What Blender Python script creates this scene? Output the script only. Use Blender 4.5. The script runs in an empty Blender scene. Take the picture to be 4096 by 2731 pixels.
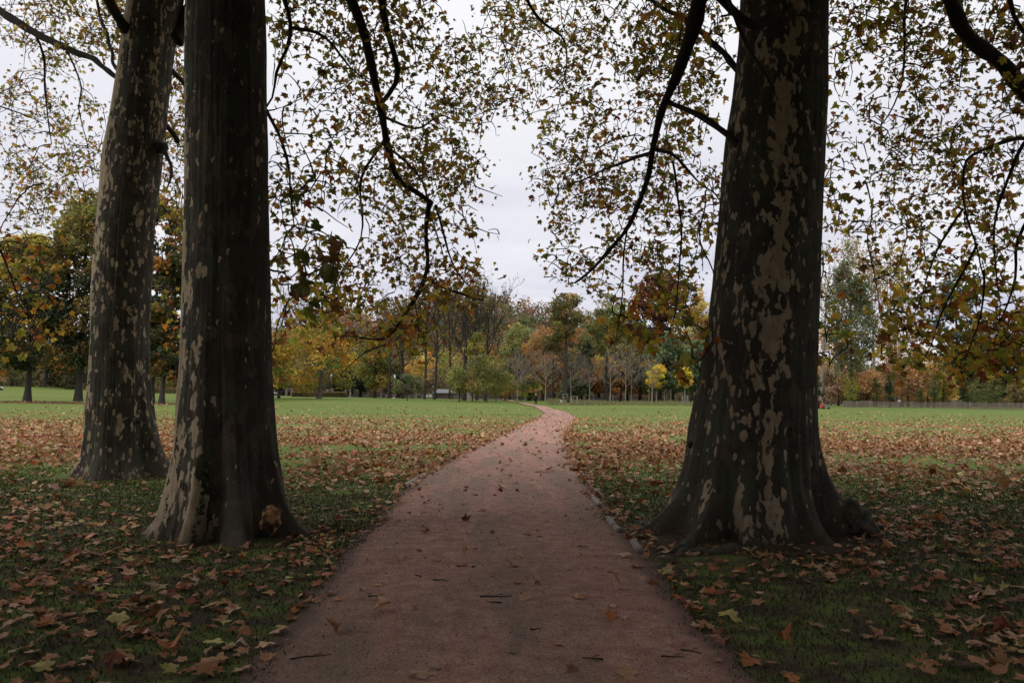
import bpy, bmesh, math, random
import numpy as np
from mathutils import Vector, Matrix, noise as mnoise

# ------------------------------------------------------------------ camera
scene = bpy.context.scene
C = scene.collection
PI = math.pi
F = 3190.0                      # focal length in photo pixels (4096 wide)
PITCH = math.radians(3.94); ROLL = math.radians(0.5); EYE = 1.6
fw = np.array([0, math.cos(PITCH), math.sin(PITCH)])
r0 = np.array([1.0, 0, 0]); u0 = np.array([0, -math.sin(PITCH), math.cos(PITCH)])
RT = r0*math.cos(ROLL) + u0*math.sin(ROLL)
UP = u0*math.cos(ROLL) - r0*math.sin(ROLL)
cam_d = bpy.data.cameras.new('camera'); cam = bpy.data.objects.new('camera', cam_d); C.objects.link(cam)
cam_d.sensor_width = 36; cam_d.lens = F/4096*36; cam_d.clip_start = 0.1; cam_d.clip_end = 4000
cam.matrix_world = Matrix(((RT[0], UP[0], -fw[0], 0), (RT[1], UP[1], -fw[1], 0), (RT[2], UP[2], -fw[2], EYE), (0, 0, 0, 1)))
scene.camera = cam
cam_d.dof.use_dof = True; cam_d.dof.focus_distance = 12.0; cam_d.dof.aperture_fstop = 5.6

# ------------------------------------------------------------------ light and sky
SUN_EL, SUN_AZ = 46.0, 245.0       # elevation; azimuth clockwise from +Y (veiled sun high on the left, a little behind)
scene.view_settings.view_transform = 'Standard'; scene.view_settings.look = 'None'
scene.view_settings.gamma = 1.0; scene.view_settings.exposure = 0.0
scene.cycles.max_bounces = 6; scene.cycles.diffuse_bounces = 4; scene.cycles.transmission_bounces = 3
scene.cycles.transparent_max_bounces = 4; scene.cycles.glossy_bounces = 2
scene.cycles.caustics_reflective = False; scene.cycles.caustics_refractive = False
scene.cycles.use_denoising = True
scene.render.film_transparent = False
sd = bpy.data.lights.new('sun', 'SUN'); sd.energy = 0.95; sd.angle = math.radians(25); sd.color = (1, 0.96, 0.9)
sun = bpy.data.objects.new('sun', sd); C.objects.link(sun)
az, el = math.radians(SUN_AZ), math.radians(SUN_EL)
sdir = Vector((math.sin(az)*math.cos(el), math.cos(az)*math.cos(el), math.sin(el)))
sun.rotation_euler = sdir.to_track_quat('Z', 'Y').to_euler(); sun.location = sdir*100

world = bpy.data.worlds.new('World'); scene.world = world; world.use_nodes = True
def wsky():
    nt = world.node_tree; N = nt.nodes; L = nt.links; N.clear()
    out = N.new('ShaderNodeOutputWorld'); bg = N.new('ShaderNodeBackground')
    sky = N.new('ShaderNodeTexSky'); sky.sky_type = 'NISHITA'; sky.sun_disc = False
    sky.sun_elevation = el; sky.sun_rotation = az; sky.dust_density = 3.0
    tc = N.new('ShaderNodeTexCoord'); sep = N.new('ShaderNodeSeparateXYZ'); L.new(tc.outputs['Generated'], sep.inputs[0])
    def m(op, a, b=None, c=None):
        n = N.new('ShaderNodeMath'); n.operation = op
        for i, v in enumerate((a, b, c)):
            if v is None: continue
            if isinstance(v, (int, float)): n.inputs[i].default_value = v
            else: L.new(v, n.inputs[i])
        return n.outputs[0]
    z = m('MAXIMUM', sep.outputs['Z'], 0.0); zz = m('ADD', z, 0.09)
    comb = N.new('ShaderNodeCombineXYZ'); L.new(m('DIVIDE', sep.outputs['X'], zz), comb.inputs[0]); L.new(m('DIVIDE', sep.outputs['Y'], zz), comb.inputs[1])
    no = N.new('ShaderNodeTexNoise'); no.inputs['Scale'].default_value = 0.8; no.inputs['Detail'].default_value = 5; no.inputs['Roughness'].default_value = 0.5; no.inputs['Distortion'].default_value = 0.4
    L.new(comb.outputs[0], no.inputs['Vector'])
    rp = N.new('ShaderNodeValToRGB'); rp.color_ramp.elements[0].position = 0.34; rp.color_ramp.elements[1].position = 0.66
    rp.color_ramp.elements[0].color = (6.2, 6.25, 7.6, 1); rp.color_ramp.elements[1].color = (9.5, 9.5, 9.9, 1)
    L.new(no.outputs['Fac'], rp.inputs[0])
    # the cloud sheet is thinner and whiter overhead
    mr = N.new('ShaderNodeMapRange'); mr.inputs[1].default_value = 0.16; mr.inputs[2].default_value = 0.44; L.new(sep.outputs['Z'], mr.inputs[0])
    mx = N.new('ShaderNodeMix'); mx.data_type = 'RGBA'; L.new(mr.outputs[0], mx.inputs[0]); L.new(rp.outputs[0], mx.inputs[6]); mx.inputs[7].default_value = (9.7, 9.7, 10.0, 1)
    mx2 = N.new('ShaderNodeMix'); mx2.data_type = 'RGBA'; mx2.inputs[0].default_value = 0.985
    L.new(sky.outputs[0], mx2.inputs[6]); L.new(mx.outputs[2], mx2.inputs[7])
    # an overcast sky is brightest at the zenith, well above the picture
    mz = N.new('ShaderNodeMapRange'); mz.inputs[1].default_value = 0.46; mz.inputs[2].default_value = 0.95; mz.inputs[3].default_value = 1.0; mz.inputs[4].default_value = 1.9; L.new(sep.outputs['Z'], mz.inputs[0])
    mm = N.new('ShaderNodeMix'); mm.data_type = 'RGBA'; mm.blend_type = 'MULTIPLY'; mm.inputs[0].default_value = 1.0; L.new(mx2.outputs[2], mm.inputs[6]); L.new(mz.outputs[0], mm.inputs[7])
    L.new(mm.outputs[2], bg.inputs[0]); bg.inputs[1].default_value = 0.1
    L.new(bg.outputs[0], out.inputs[0])
wsky()

# ------------------------------------------------------------------ helpers
S = 4096/2352.0                 # I measured in a 2352 px wide view of the photograph
rng = np.random.default_rng(11)
random.seed(5)
def ray(x, y):                  # x, y in the 2352-wide view
    px, py = np.asarray(x)*S, np.asarray(y)*S
    a = (px-2048)/F; b = -(py-1365.5)/F
    return np.stack([a*RT[i]+b*UP[i]+fw[i] for i in range(3)], -1)
def W(x, y, Y):                 # the point at depth Y seen there
    d = ray(x, y); t = np.asarray(Y)/d[..., 1]
    return d*t[..., None] + np.array([0, 0, EYE])
def proj(P):
    Q = np.asarray(P)-np.array([0, 0, EYE]); dep = Q@fw
    return (2048+F*(Q@RT)/dep)/S, (1365.5-F*(Q@UP)/dep)/S, dep
def sstep(a, b, v):
    t = np.clip((v-a)/(b-a), 0, 1); return t*t*(3-2*t)
# ground height: gentle rise to the far left, a wooded hill behind
ANCH = [(63, 922, 116), (180, 921, 116), (347, 926, 112), (372, 928, 110), (0, 887, 190), (90, 888, 190), (172, 895, 185), (373, 903, 175),
        (733, 915.5, 128), (770, 912, 150), (677, 911, 150), (640, 909, 170), (870, 912.5, 190), (976, 915, 185), (1062, 916, 182),
        (1055, 923, 150), (1118, 923.5, 150), (936, 920, 150), (1142, 917, 207), (1231, 932, 130), (1292, 931, 147), (1252, 921, 165),
        (1390, 925, 160), (1490, 928, 155), (1620, 927, 160), (1550, 931.5, 140), (1875, 939, 130), (1938, 935, 154), (2350, 942, 134), (2200, 936, 170)]
AP = np.array([W(a, b, c) for a, b, c in ANCH])
extra = [(x, 62.0, 0.0) for x in range(-70, 71, 14)] + [(x, 30.0, 0.0) for x in range(-40, 41, 20)] + [(-170, 60, 0.6), (170, 60, 0), (170, 170, -0.3), (-190, 200, 4.5)]
AP = np.vstack([AP, np.array(extra)])
def ter(x, y):
    x = np.asarray(x, float); y = np.asarray(y, float)
    sh = x.shape; X = x.ravel()[:, None]; Y = y.ravel()[:, None]
    d2 = ((X-AP[:, 0])**2 + (Y-AP[:, 1])**2 + 4.0)
    w = d2**-1.6
    z = (w*AP[:, 2]).sum(1)/w.sum(1)
    z = z*sstep(45, 80, Y[:, 0])
    u = X[:, 0]/np.maximum(Y[:, 0], 1)
    hh = 37*np.exp(-((u+0.06)/0.31)**2) + 7
    z = z + hh*sstep(225, 420, Y[:, 0])
    return z.reshape(sh)
def terf(x, y): return float(ter(np.array([x]), np.array([y]))[0])
def G(x, y):                    # ground point seen there
    d = ray(x, y); t = -EYE/min(d[2], -1e-4)
    t = min(t, 400/d[1])
    for _ in range(30):
        p = d*t; z = terf(p[0], p[1]); t2 = (z-EYE)/d[2] if d[2] < -1e-5 else t
        t = 0.5*t+0.5*min(max(t2, 1), 400/d[1])
    p = d*t; return np.array([p[0], p[1], terf(p[0], p[1])])

# ------------------------------------------------------------------ object helpers
def put(o, parent=None):
    C.objects.link(o)
    if parent is not None: o.parent = parent
    return o
def tag(o, label=None, cat=None, group=None, kind=None):
    if label: o['label'] = label
    if cat: o['category'] = cat
    if group: o['group'] = group
    if kind: o['kind'] = kind
    return o
def empty(name, loc, label, cat, group=None, rz=0):
    o = bpy.data.objects.new(name, None); o.location = loc; o.rotation_euler = (0, 0, rz); o.empty_display_size = 0.3
    return tag(put(o), label, cat, group)
def npmesh(name, V, faces, k, mats, cols=None, mi=None, smooth=False):
    """faces: (N,k) int array"""
    me = bpy.data.meshes.new(name)
    V = np.asarray(V, np.float32); faces = np.asarray(faces, np.int32)
    n = len(faces)
    me.vertices.add(len(V)); me.vertices.foreach_set('co', V.ravel())
    me.loops.add(n*k); me.loops.foreach_set('vertex_index', faces.ravel())
    me.polygons.add(n); me.polygons.foreach_set('loop_start', np.arange(0, n*k, k, dtype=np.int32))
    me.polygons.foreach_set('use_smooth', np.full(n, smooth, dtype=bool))
    for m in mats: me.materials.append(m)
    if mi is not None: me.polygons.foreach_set('material_index', np.asarray(mi, np.int32))
    me.update(calc_edges=True)
    if cols is not None:
        at = me.color_attributes.new('Col', 'FLOAT_COLOR', 'POINT')
        c = np.ones((len(V), 4), np.float32); c[:, :3] = cols; at.data.foreach_set('color', c.ravel())
    return me
class Tubes:
    """collects tapered tubes and boxes as quads"""
    def __init__(s): s.v = []; s.f = []; s.n = 0
    def tube(s, P, R, k=6, cap=False):
        P = np.asarray(P, float); m = len(P)
        if m < 2: return
        R = np.broadcast_to(np.asarray(R, float), (m,))
        T = np.gradient(P, axis=0); T /= np.linalg.norm(T, axis=1, keepdims=True)+1e-9
        ref = np.array([0, 0, 1.0]) if abs(T[0, 2]) < 0.9 else np.array([1.0, 0, 0])
        A = np.cross(T, ref); A /= np.linalg.norm(A, axis=1, keepdims=True)+1e-9
        for i in range(1, m):
            if (A[i]*A[i-1]).sum() < 0: A[i] *= -1
        B = np.cross(T, A)
        th = np.arange(k)*2*PI/k
        ring = P[:, None, :] + R[:, None, None]*(A[:, None, :]*np.cos(th)[None, :, None] + B[:, None, :]*np.sin(th)[None, :, None])
        s.v.append(ring.reshape(-1, 3))
        i = np.arange(m-1)[:, None]*k; j = np.arange(k)[None, :]; j2 = (j+1) % k
        q = np.stack([i+j, i+j2, i+k+j2, i+k+j], -1).reshape(-1, 4)+s.n
        s.f.append(q); s.n += m*k
        if cap:
            for e, st in ((0, s.n-m*k), (1, s.n-k)):
                s.v.append(P[[0 if e == 0 else -1]]); c = s.n; s.n += 1
                idx = st+np.arange(k)
                for a in range(0, k, 2):
                    s.f.append(np.array([[c, idx[a], idx[(a+1) % k], idx[(a+2) % k]]]))
    def box(s, c, d, rz=0, M=None):
        c = np.asarray(c, float); h = np.asarray(d, float)/2
        v = np.array([[x, y, z] for z in (-1, 1) for y in (-1, 1) for x in (-1, 1)])*h
        if M is not None: v = v@np.array(M).T
        if rz: v = v@np.array([[math.cos(rz), math.sin(rz), 0], [-math.sin(rz), math.cos(rz), 0], [0, 0, 1]])
        s.v.append(v+c)
        s.f.append(np.array([[0, 2, 3, 1], [4, 5, 7, 6], [0, 1, 5, 4], [2, 6, 7, 3], [0, 4, 6, 2], [1, 3, 7, 5]])+s.n); s.n += 8
    def build(s, name, mat, parent=None, smooth=True, origin=None):
        V = np.vstack(s.v)
        if origin is not None: V = V-np.asarray(origin)
        me = npmesh(name, V, np.vstack(s.f), 4, [mat], smooth=smooth)
        return put(bpy.data.objects.new(name, me), parent)

# ------------------------------------------------------------------ materials
def mat(name):
    m = bpy.data.materials.new(name); m.use_nodes = True; nt = m.node_tree; nt.nodes.clear()
    out = nt.nodes.new('ShaderNodeOutputMaterial'); return m, nt, out
class NB:
    def __init__(s, nt): s.nt = nt; s.N = nt.nodes; s.L = nt.links
    def add(s, t, **kw):
        n = s.N.new(t)
        for k, v in kw.items(): setattr(n, k, v)
        return n
    def set(s, n, i, v):
        if hasattr(v, 'is_linked') or isinstance(v, bpy.types.NodeSocket): s.L.new(v, n.inputs[i])
        else: n.inputs[i].default_value = v
    def math(s, op, a, b=0.0, clamp=False):
        n = s.add('ShaderNodeMath', operation=op); n.use_clamp = clamp; s.set(n, 0, a); s.set(n, 1, b); return n.outputs[0]
    def mix(s, f, a, b, blend='MIX'):
        n = s.add('ShaderNodeMix', data_type='RGBA', blend_type=blend); s.set(n, 0, f); s.set(n, 6, a); s.set(n, 7, b); return n.outputs[2]
    def ramp(s, v, a, b, lo=0.0, hi=1.0, smooth=False):
        n = s.add('ShaderNodeMapRange'); n.interpolation_type = 'SMOOTHSTEP' if smooth else 'LINEAR'
        s.set(n, 0, v); n.inputs[1].default_value = a; n.inputs[2].default_value = b; n.inputs[3].default_value = lo; n.inputs[4].default_value = hi; return n.outputs[0]
    def noise(s, vec, scale, detail=3, rough=0.55, dist=0.0):
        n = s.add('ShaderNodeTexNoise'); s.set(n, 'Vector', vec); n.inputs['Scale'].default_value = scale; n.inputs['Detail'].default_value = detail
        n.inputs['Roughness'].default_value = rough; n.inputs['Distortion'].default_value = dist; return n.outputs['Fac']
    def vor(s, vec, scale, out='Distance', rnd=1.0, feature='F1'):
        n = s.add('ShaderNodeTexVoronoi', feature=feature); s.set(n, 'Vector', vec); n.inputs['Scale'].default_value = scale; n.inputs['Randomness'].default_value = rnd
        return n
    def mapping(s, vec, sc):
        n = s.add('ShaderNodeMapping'); s.set(n, 'Vector', vec); n.inputs['Scale'].default_value = sc; return n.outputs[0]
    def coord(s): return s.add('ShaderNodeTexCoord').outputs['Object']
    def bsdf(s, out, col, rough=0.8, bump=None, strength=0.4, dist=0.02, spec=0.3):
        b = s.add('ShaderNodeBsdfPrincipled'); s.set(b, 'Base Color', col); s.set(b, 'Roughness', rough); b.inputs['Specular IOR Level'].default_value = spec
        if bump is not None:
            bn = s.add('ShaderNodeBump'); s.set(bn, 'Height', bump); bn.inputs['Strength'].default_value = strength; bn.inputs['Distance'].default_value = dist
            s.L.new(bn.outputs[0], b.inputs['Normal'])
        s.L.new(b.outputs[0], out.inputs[0]); return b
def simple(name, col, rough=0.8, var=0.25, scale=6, spec=0.3, bump=0.2):
    m, nt, out = mat(name); n = NB(nt); co = n.coord()
    f = n.noise(co, scale, 4); c = tuple(col)+(1,); d = tuple(x*(1-var) for x in col)+(1,)
    n.bsdf(out, n.mix(f, d, c), rough, n.noise(co, scale*6, 3), bump, 0.01, spec); return m
def leafmat(name, trans=0.45, rough=0.55, spec=0.25, tcol=1.15):
    m, nt, out = mat(name); n = NB(nt)
    a = n.add('ShaderNodeAttribute', attribute_name='Col').outputs['Color']
    co = n.coord(); f = n.noise(co, 40, 2)
    col = n.mix(n.ramp(f, 0.3, 0.7), n.mix(1.0, a, (0.72, 0.66, 0.6, 1), 'MULTIPLY'), a)
    b = n.add('ShaderNodeBsdfPrincipled'); n.set(b, 'Base Color', col); b.inputs['Roughness'].default_value = rough; b.inputs['Specular IOR Level'].default_value = spec
    t = n.add('ShaderNodeBsdfTranslucent'); n.set(t, 'Color', n.mix(1.0, col, (tcol, tcol, tcol*0.7, 1), 'MULTIPLY'))
    mx = n.add('ShaderNodeMixShader'); mx.inputs[0].default_value = trans
    n.L.new(b.outputs[0], mx.inputs[1]); n.L.new(t.outputs[0], mx.inputs[2]); n.L.new(mx.outputs[0], out.inputs[0]); return m
M = {}
M['leaf'] = leafmat('plane_leaf', 0.5, tcol=1.5)
M['crown'] = leafmat('crown_leaf', 0.45, tcol=1.4)
M['litter'] = leafmat('dry_leaf', 0.12, 0.7, 0.2)
M['blade'] = leafmat('grass_blade', 0.3, 0.6)
M['branch'] = simple('branch_bark', (0.050, 0.041, 0.034), 0.9, 0.4, 12)
M['farbark'] = simple('far_bark', (0.055, 0.047, 0.040), 0.9, 0.35, 3)
M['greybark'] = simple('grey_bark', (0.12, 0.105, 0.09), 0.9, 0.35, 3)
M['palebark'] = simple('pale_bark', (0.30, 0.265, 0.22), 0.9, 0.3, 2)
M['twigbark'] = simple('twig_bark', (0.15, 0.12, 0.10), 0.9, 0.3, 4)
M['wood'] = simple('weathered_wood', (0.27, 0.235, 0.195), 0.85, 0.35, 5)
M['paling'] = simple('chestnut_paling', (0.23, 0.185, 0.15), 0.85, 0.35, 5)
M['darkfence'] = simple('dark_fence', (0.10, 0.095, 0.095), 0.8, 0.3, 5)
M['white'] = simple('white_paint', (0.72, 0.73, 0.74), 0.5, 0.1, 5)
M['metal'] = simple('grey_metal', (0.12, 0.12, 0.125), 0.5, 0.2, 5)
M['pinkwall'] = simple('pink_render', (0.30, 0.20, 0.185), 0.85, 0.2, 1.5)
M['palewall'] = simple('pale_render', (0.46, 0.41, 0.38), 0.85, 0.2, 0.4)
M['brickwall'] = simple('brick_wall', (0.22, 0.12, 0.10), 0.9, 0.3, 4)
M['glass'] = simple('dark_window', (0.03, 0.035, 0.04), 0.2, 0.2, 2, 0.5)
M['redroof'] = simple('red_roof', (0.32, 0.14, 0.10), 0.85, 0.25, 2)
M['greyroof'] = simple('sheet_roof', (0.12, 0.12, 0.13), 0.5, 0.35, 1.2)
M['teal'] = simple('turquoise_roof', (0.36, 0.52, 0.50), 0.6, 0.2, 3)
M['black'] = simple('black_cloth', (0.012, 0.013, 0.018), 0.85, 0.3, 8)
M['navy'] = simple('navy_cloth', (0.02, 0.028, 0.055), 0.85, 0.3, 8)
M['jeans'] = simple('blue_jeans', (0.06, 0.11, 0.18), 0.85, 0.3, 8)
M['maroon'] = simple('maroon_cloth', (0.10, 0.03, 0.035), 0.85, 0.3, 8)
M['redcloth'] = simple('red_cloth', (0.50, 0.035, 0.035), 0.8, 0.2, 8)
M['whitecloth'] = simple('white_cloth', (0.62, 0.61, 0.58), 0.85, 0.15, 8)
M['greycloth'] = simple('grey_cloth', (0.25, 0.25, 0.26), 0.85, 0.15, 8)
M['skin'] = simple('skin', (0.42, 0.24, 0.17), 0.6, 0.1, 8)
M['hair'] = simple('dark_hair', (0.02, 0.015, 0.012), 0.7, 0.2, 20)
M['greyhair'] = simple('grey_hair', (0.45, 0.44, 0.42), 0.7, 0.2, 20)
M['rubber'] = simple('rubber', (0.015, 0.015, 0.016), 0.7, 0.2, 20)
M['redmetal'] = simple('red_metal', (0.38, 0.02, 0.02), 0.4, 0.2, 20, 0.5)
M['silver'] = simple('silver_metal', (0.5, 0.5, 0.5), 0.35, 0.2, 20, 0.5)
M['stone'] = simple('pebble', (0.42, 0.38, 0.35), 0.8, 0.3, 30)

def bark():
    m, nt, out = mat('plane_bark'); n = NB(nt); co = n.coord()
    dens = n.add('ShaderNodeAttribute', attribute_name='dens').outputs['Fac']
    warp = n.add('ShaderNodeTexNoise'); n.set(warp, 'Vector', co); warp.inputs['Scale'].default_value = 9; warp.inputs['Detail'].default_value = 2
    vm = n.add('ShaderNodeVectorMath', operation='SCALE'); n.L.new(warp.outputs['Color'], vm.inputs[0]); vm.inputs['Scale'].default_value = 0.09
    va = n.add('ShaderNodeVectorMath', operation='ADD'); n.L.new(co, va.inputs[0]); n.L.new(vm.outputs[0], va.inputs[1])
    st = n.mapping(va.outputs[0], (1.0, 1.0, 0.42))
    big = n.noise(st, 6.3, 1.5, 0.45, 0.3)
    sm = n.noise(st, 17, 0.8, 0.5, 0.4)
    v1 = n.add('ShaderNodeMath', operation='ADD'); n.set(v1, 0, n.math('MULTIPLY', big, 0.56)); n.set(v1, 1, n.math('MULTIPLY', sm, 0.44))
    val = n.math('ADD', v1.outputs[0], n.math('MULTIPLY', n.math('SUBTRACT', dens, 0.5), 0.42))
    m1 = n.ramp(val, 0.549, 0.558)
    # rounded flakes
    vo = n.vor(st, 13); sepc = n.add('ShaderNodeSeparateColor'); n.L.new(vo.outputs['Color'], sepc.inputs[0])
    rad = n.math('MULTIPLY', n.ramp(sepc.outputs[0], 0.52, 1.0), n.ramp(dens, 0.0, 0.6, 0.20, 0.85))
    m2 = n.ramp(n.math('SUBTRACT', rad, n.math('MULTIPLY', vo.outputs['Distance'], 1.0)), 0.03, 0.05)
    mask = n.math('MAXIMUM', m1, m2)
    fine = n.noise(n.mapping(co, (1, 1, 0.5)), 45, 4, 0.6)
    cloud = n.noise(co, 2.2, 3)
    dark = n.mix(n.ramp(fine, 0.3, 0.7), (0.040, 0.033, 0.026, 1), (0.078, 0.066, 0.053, 1))
    dark = n.mix(n.ramp(cloud, 0.45, 0.62), dark, n.mix(fine, (0.055, 0.062, 0.042, 1), (0.085, 0.088, 0.062, 1)))
    mid = n.mix(n.ramp(n.noise(st, 6.5, 2, 0.5, 0.6), 0.56, 0.57), dark, n.mix(fine, (0.085, 0.068, 0.052, 1), (0.12, 0.098, 0.076, 1)))
    pale = n.mix(n.ramp(sm, 0.3, 0.7), (0.33, 0.25, 0.165, 1), (0.46, 0.37, 0.255, 1))
    pale = n.mix(n.ramp(n.noise(co, 14, 2), 0.55, 0.7, 0, 0.35), pale, (0.25, 0.225, 0.15, 1))
    old = n.add('ShaderNodeAttribute', attribute_name='soil').outputs['Fac']
    col = n.mix(mask, mid, pale)
    col = n.mix(n.math('MULTIPLY', old, n.ramp(n.noise(co, 7, 4), 0.3, 0.7, 0.5, 1)), col, (0.055, 0.043, 0.032, 1))
    grain = n.noise(n.mapping(co, (1, 1, 0.12)), 30, 4, 0.65)
    h = n.math('ADD', n.math('MULTIPLY', mask, -1.1), n.math('ADD', n.math('MULTIPLY', fine, 0.35), n.math('MULTIPLY', grain, 0.7)))
    n.bsdf(out, col, 0.88, h, 1.0, 0.022, 0.15)
    return m
M['bark'] = bark()

def ground_mat():
    m, nt, out = mat('lawn_turf'); n = NB(nt); co = n.coord()
    soil = n.add('ShaderNodeAttribute', attribute_name='soil').outputs['Fac']
    big = n.noise(co, 0.09, 4); mid = n.noise(co, 0.9, 5, 0.6); fi = n.noise(co, 22, 5, 0.7)
    stre = n.noise(n.mapping(co, (0.2, 1, 1)), 0.12, 3)
    g = n.mix(n.ramp(fi, 0.3, 0.72), (0.050, 0.080, 0.016, 1), (0.135, 0.205, 0.042, 1))
    g2 = n.mix(n.ramp(fi, 0.3, 0.72), (0.065, 0.085, 0.018, 1), (0.170, 0.210, 0.050, 1))
    g = n.mix(n.ramp(mid, 0.35, 0.7), g, g2)
    g = n.mix(n.ramp(stre, 0.4, 0.65, 0, 0.7), g, n.mix(fi, (0.10, 0.12, 0.028, 1), (0.19, 0.21, 0.058, 1)))
    s = n.mix(fi, (0.038, 0.027, 0.019, 1), (0.10, 0.072, 0.052, 1))
    mk = n.ramp(n.math('ADD', soil, n.math('MULTIPLY', n.math('SUBTRACT', n.noise(co, 3.0, 5, 0.65), 0.5), 0.9)), 0.42, 0.62)
    col = n.mix(mk, g, s)
    sp = n.add('ShaderNodeSeparateXYZ'); n.L.new(co, sp.inputs[0])     # forest floor, darkened to paint in the shade under the far trees
    col = n.mix(n.ramp(sp.outputs[1], 190, 222), col, n.mix(fi, (0.018, 0.014, 0.010, 1), (0.05, 0.036, 0.024, 1)))
    n.bsdf(out, col, 0.95, fi, 0.7, 0.03, 0.1); return m
M['ground'] = ground_mat()
def path_mat():
    m, nt, out = mat('red_path'); n = NB(nt); co = n.coord()
    big = n.noise(n.mapping(co, (1, 0.16, 1)), 1.3, 5, 0.65, 0.5); mid = n.noise(co, 5, 5, 0.65); fi = n.noise(co, 105, 5, 0.8)
    red = n.mix(n.ramp(mid, 0.3, 0.7), (0.36, 0.180, 0.132, 1), (0.62, 0.380, 0.295, 1))
    gry = n.mix(mid, (0.22, 0.152, 0.112, 1), (0.42, 0.305, 0.235, 1))
    col = n.mix(n.ramp(big, 0.44, 0.60, 0, 0.9), red, gry)
    col = n.mix(n.ramp(fi, 0.40, 0.60, 0.0, 0.85), col, n.mix(1.0, col, (0.45, 0.42, 0.42, 1), 'MULTIPLY'))
    col = n.mix(n.ramp(n.noise(n.mapping(co, (1, .5, 1)), 17, 5, 0.8), 0.45, 0.7, 0.0, 0.4), col, n.mix(1.0, col, (0.55, 0.5, 0.5, 1), 'MULTIPLY'))
    col = n.mix(n.ramp(n.noise(co, 42, 3, 0.75), 0.50, 0.66, 0.0, 0.75), col, n.mix(1.0, col, (0.40, 0.36, 0.36, 1), 'MULTIPLY'))
    col = n.mix(n.ramp(n.noise(co, 55, 2, 0.7), 0.60, 0.72, 0.0, 0.6), col, (0.55, 0.42, 0.34, 1))
    edge = n.add('ShaderNodeAttribute', attribute_name='soil').outputs['Fac']
    col = n.mix(n.ramp(n.math('ADD', edge, n.math('MULTIPLY', n.math('SUBTRACT', mid, 0.5), 0.9)), 0.35, 0.8, 0, 0.85), col, n.mix(fi, (0.085, 0.055, 0.045, 1), (0.17, 0.11, 0.09, 1)))
    vo = n.vor(co, 38); sc = n.add('ShaderNodeSeparateColor'); n.L.new(vo.outputs['Color'], sc.inputs[0])
    grit = n.math('MULTIPLY', n.math('GREATER_THAN', sc.outputs[0], 0.86), n.math('LESS_THAN', vo.outputs['Distance'], 0.26))
    col = n.mix(n.math('MULTIPLY', grit, 0.8), col, n.mix(sc.outputs[1], (0.035, 0.028, 0.025, 1), (0.30, 0.25, 0.22, 1)))
    n.bsdf(out, col, 0.95, n.math('ADD', fi, n.math('ADD', mid, grit)), 0.7, 0.012, 0.1); return m
M['path'] = path_mat()

# ------------------------------------------------------------------ ground
def spaced(a, b, fine_a, fine_b, step, grow):
    v = [fine_a]; s = step
    while v[-1] < fine_b: v.append(v[-1]+step)
    while v[-1] < b: s *= grow; v.append(v[-1]+s)
    s = step; lo = [fine_a]
    while lo[-1] > a: s *= grow; lo.append(lo[-1]-s)
    return np.array(lo[::-1][:-1]+v)
TREES = {'near': (-3.19, 9.4), 'rear': (-7.9, 15.6), 'right': (3.18, 9.9)}
def build_ground():
    xs = spaced(-900, 900, -12, 12, 0.5, 1.035); ys = spaced(-140, 1500, -2, 24, 0.5, 1.03)
    X, Y = np.meshgrid(xs, ys); Z = ter(X, Y)
    V = np.stack([X, Y, Z], -1).reshape(-1, 3)
    nx, ny = len(xs), len(ys); i = np.arange(ny-1)[:, None]*nx; j = np.arange(nx-1)[None, :]
    f = np.stack([i+j, i+j+1, i+j+1+nx, i+j+nx], -1).reshape(-1, 4)
    me = npmesh('lawn', V, f, 4, [M['ground']], smooth=True)
    so = np.zeros(len(V)); x, y = V[:, 0], V[:, 1]
    for (tx, ty), r, a in ((TREES['near'], 1.7, .55), (TREES['rear'], 1.6, .5), (TREES['right'], 2.0, .75)):
        so = np.maximum(so, a*np.exp(-(((x-tx)**2+(y-ty+0.2)**2)/(r*r))**2))
    so = np.maximum(so, 0.75*np.exp(-((x-1.7)**2/0.6+(y-8.8)**2/2.5)))
    so = np.maximum(so, 0.54*(1-sstep(10, 26, y)))
    so = np.maximum(so, 0.9*np.exp(-((y-104)/6)**2)*sstep(-32, -40, x)*sstep(-75, -66, x))      # bare leaf-strewn soil under the four lawn trees
    so = np.maximum(so, sstep(226, 240, y)*0.9)
    at = me.attributes.new('soil', 'FLOAT', 'POINT'); at.data.foreach_set('value', so.astype(np.float32))
    o = put(bpy.data.objects.new('lawn', me)); tag(o, 'short green lawn reaching to the tree line', 'lawn', kind='structure')
build_ground()

PATHROWS = [(1568, 575, 1712), (1480, 640, 1640), (1400, 705, 1565), (1330, 757, 1512), (1280, 795, 1475), (1210, 855, 1420), (1170, 893, 1390), (1130, 930, 1362), (1100, 965, 1340), (1080, 995, 1326), (1055, 1042, 1312), (1030, 1090, 1302),
            (1010, 1132, 1298), (995, 1163, 1299), (980, 1193, 1307), (968, 1220, 1316), (958, 1240, 1320), (950, 1250, 1311), (944, 1246, 1292), (938, 1234, 1265), (932, 1215, 1237), (927, 1194, 1213), (923, 1172, 1190), (920, 1153, 1170), (918.5, 1140, 1155)]
PL = [G(l, y) for y, l, r in PATHROWS]; PR = [G(r, y) for y, l, r in PATHROWS]
PL = [np.array([PL[0][0]-0.1, -30, 0]), np.array([PL[0][0], 0, 0])]+PL; PR = [np.array([PR[0][0]+0.1, -30, 0]), np.array([PR[0][0], 0, 0])]+PR
PL = np.array(PL); PR = np.array(PR)
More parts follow.
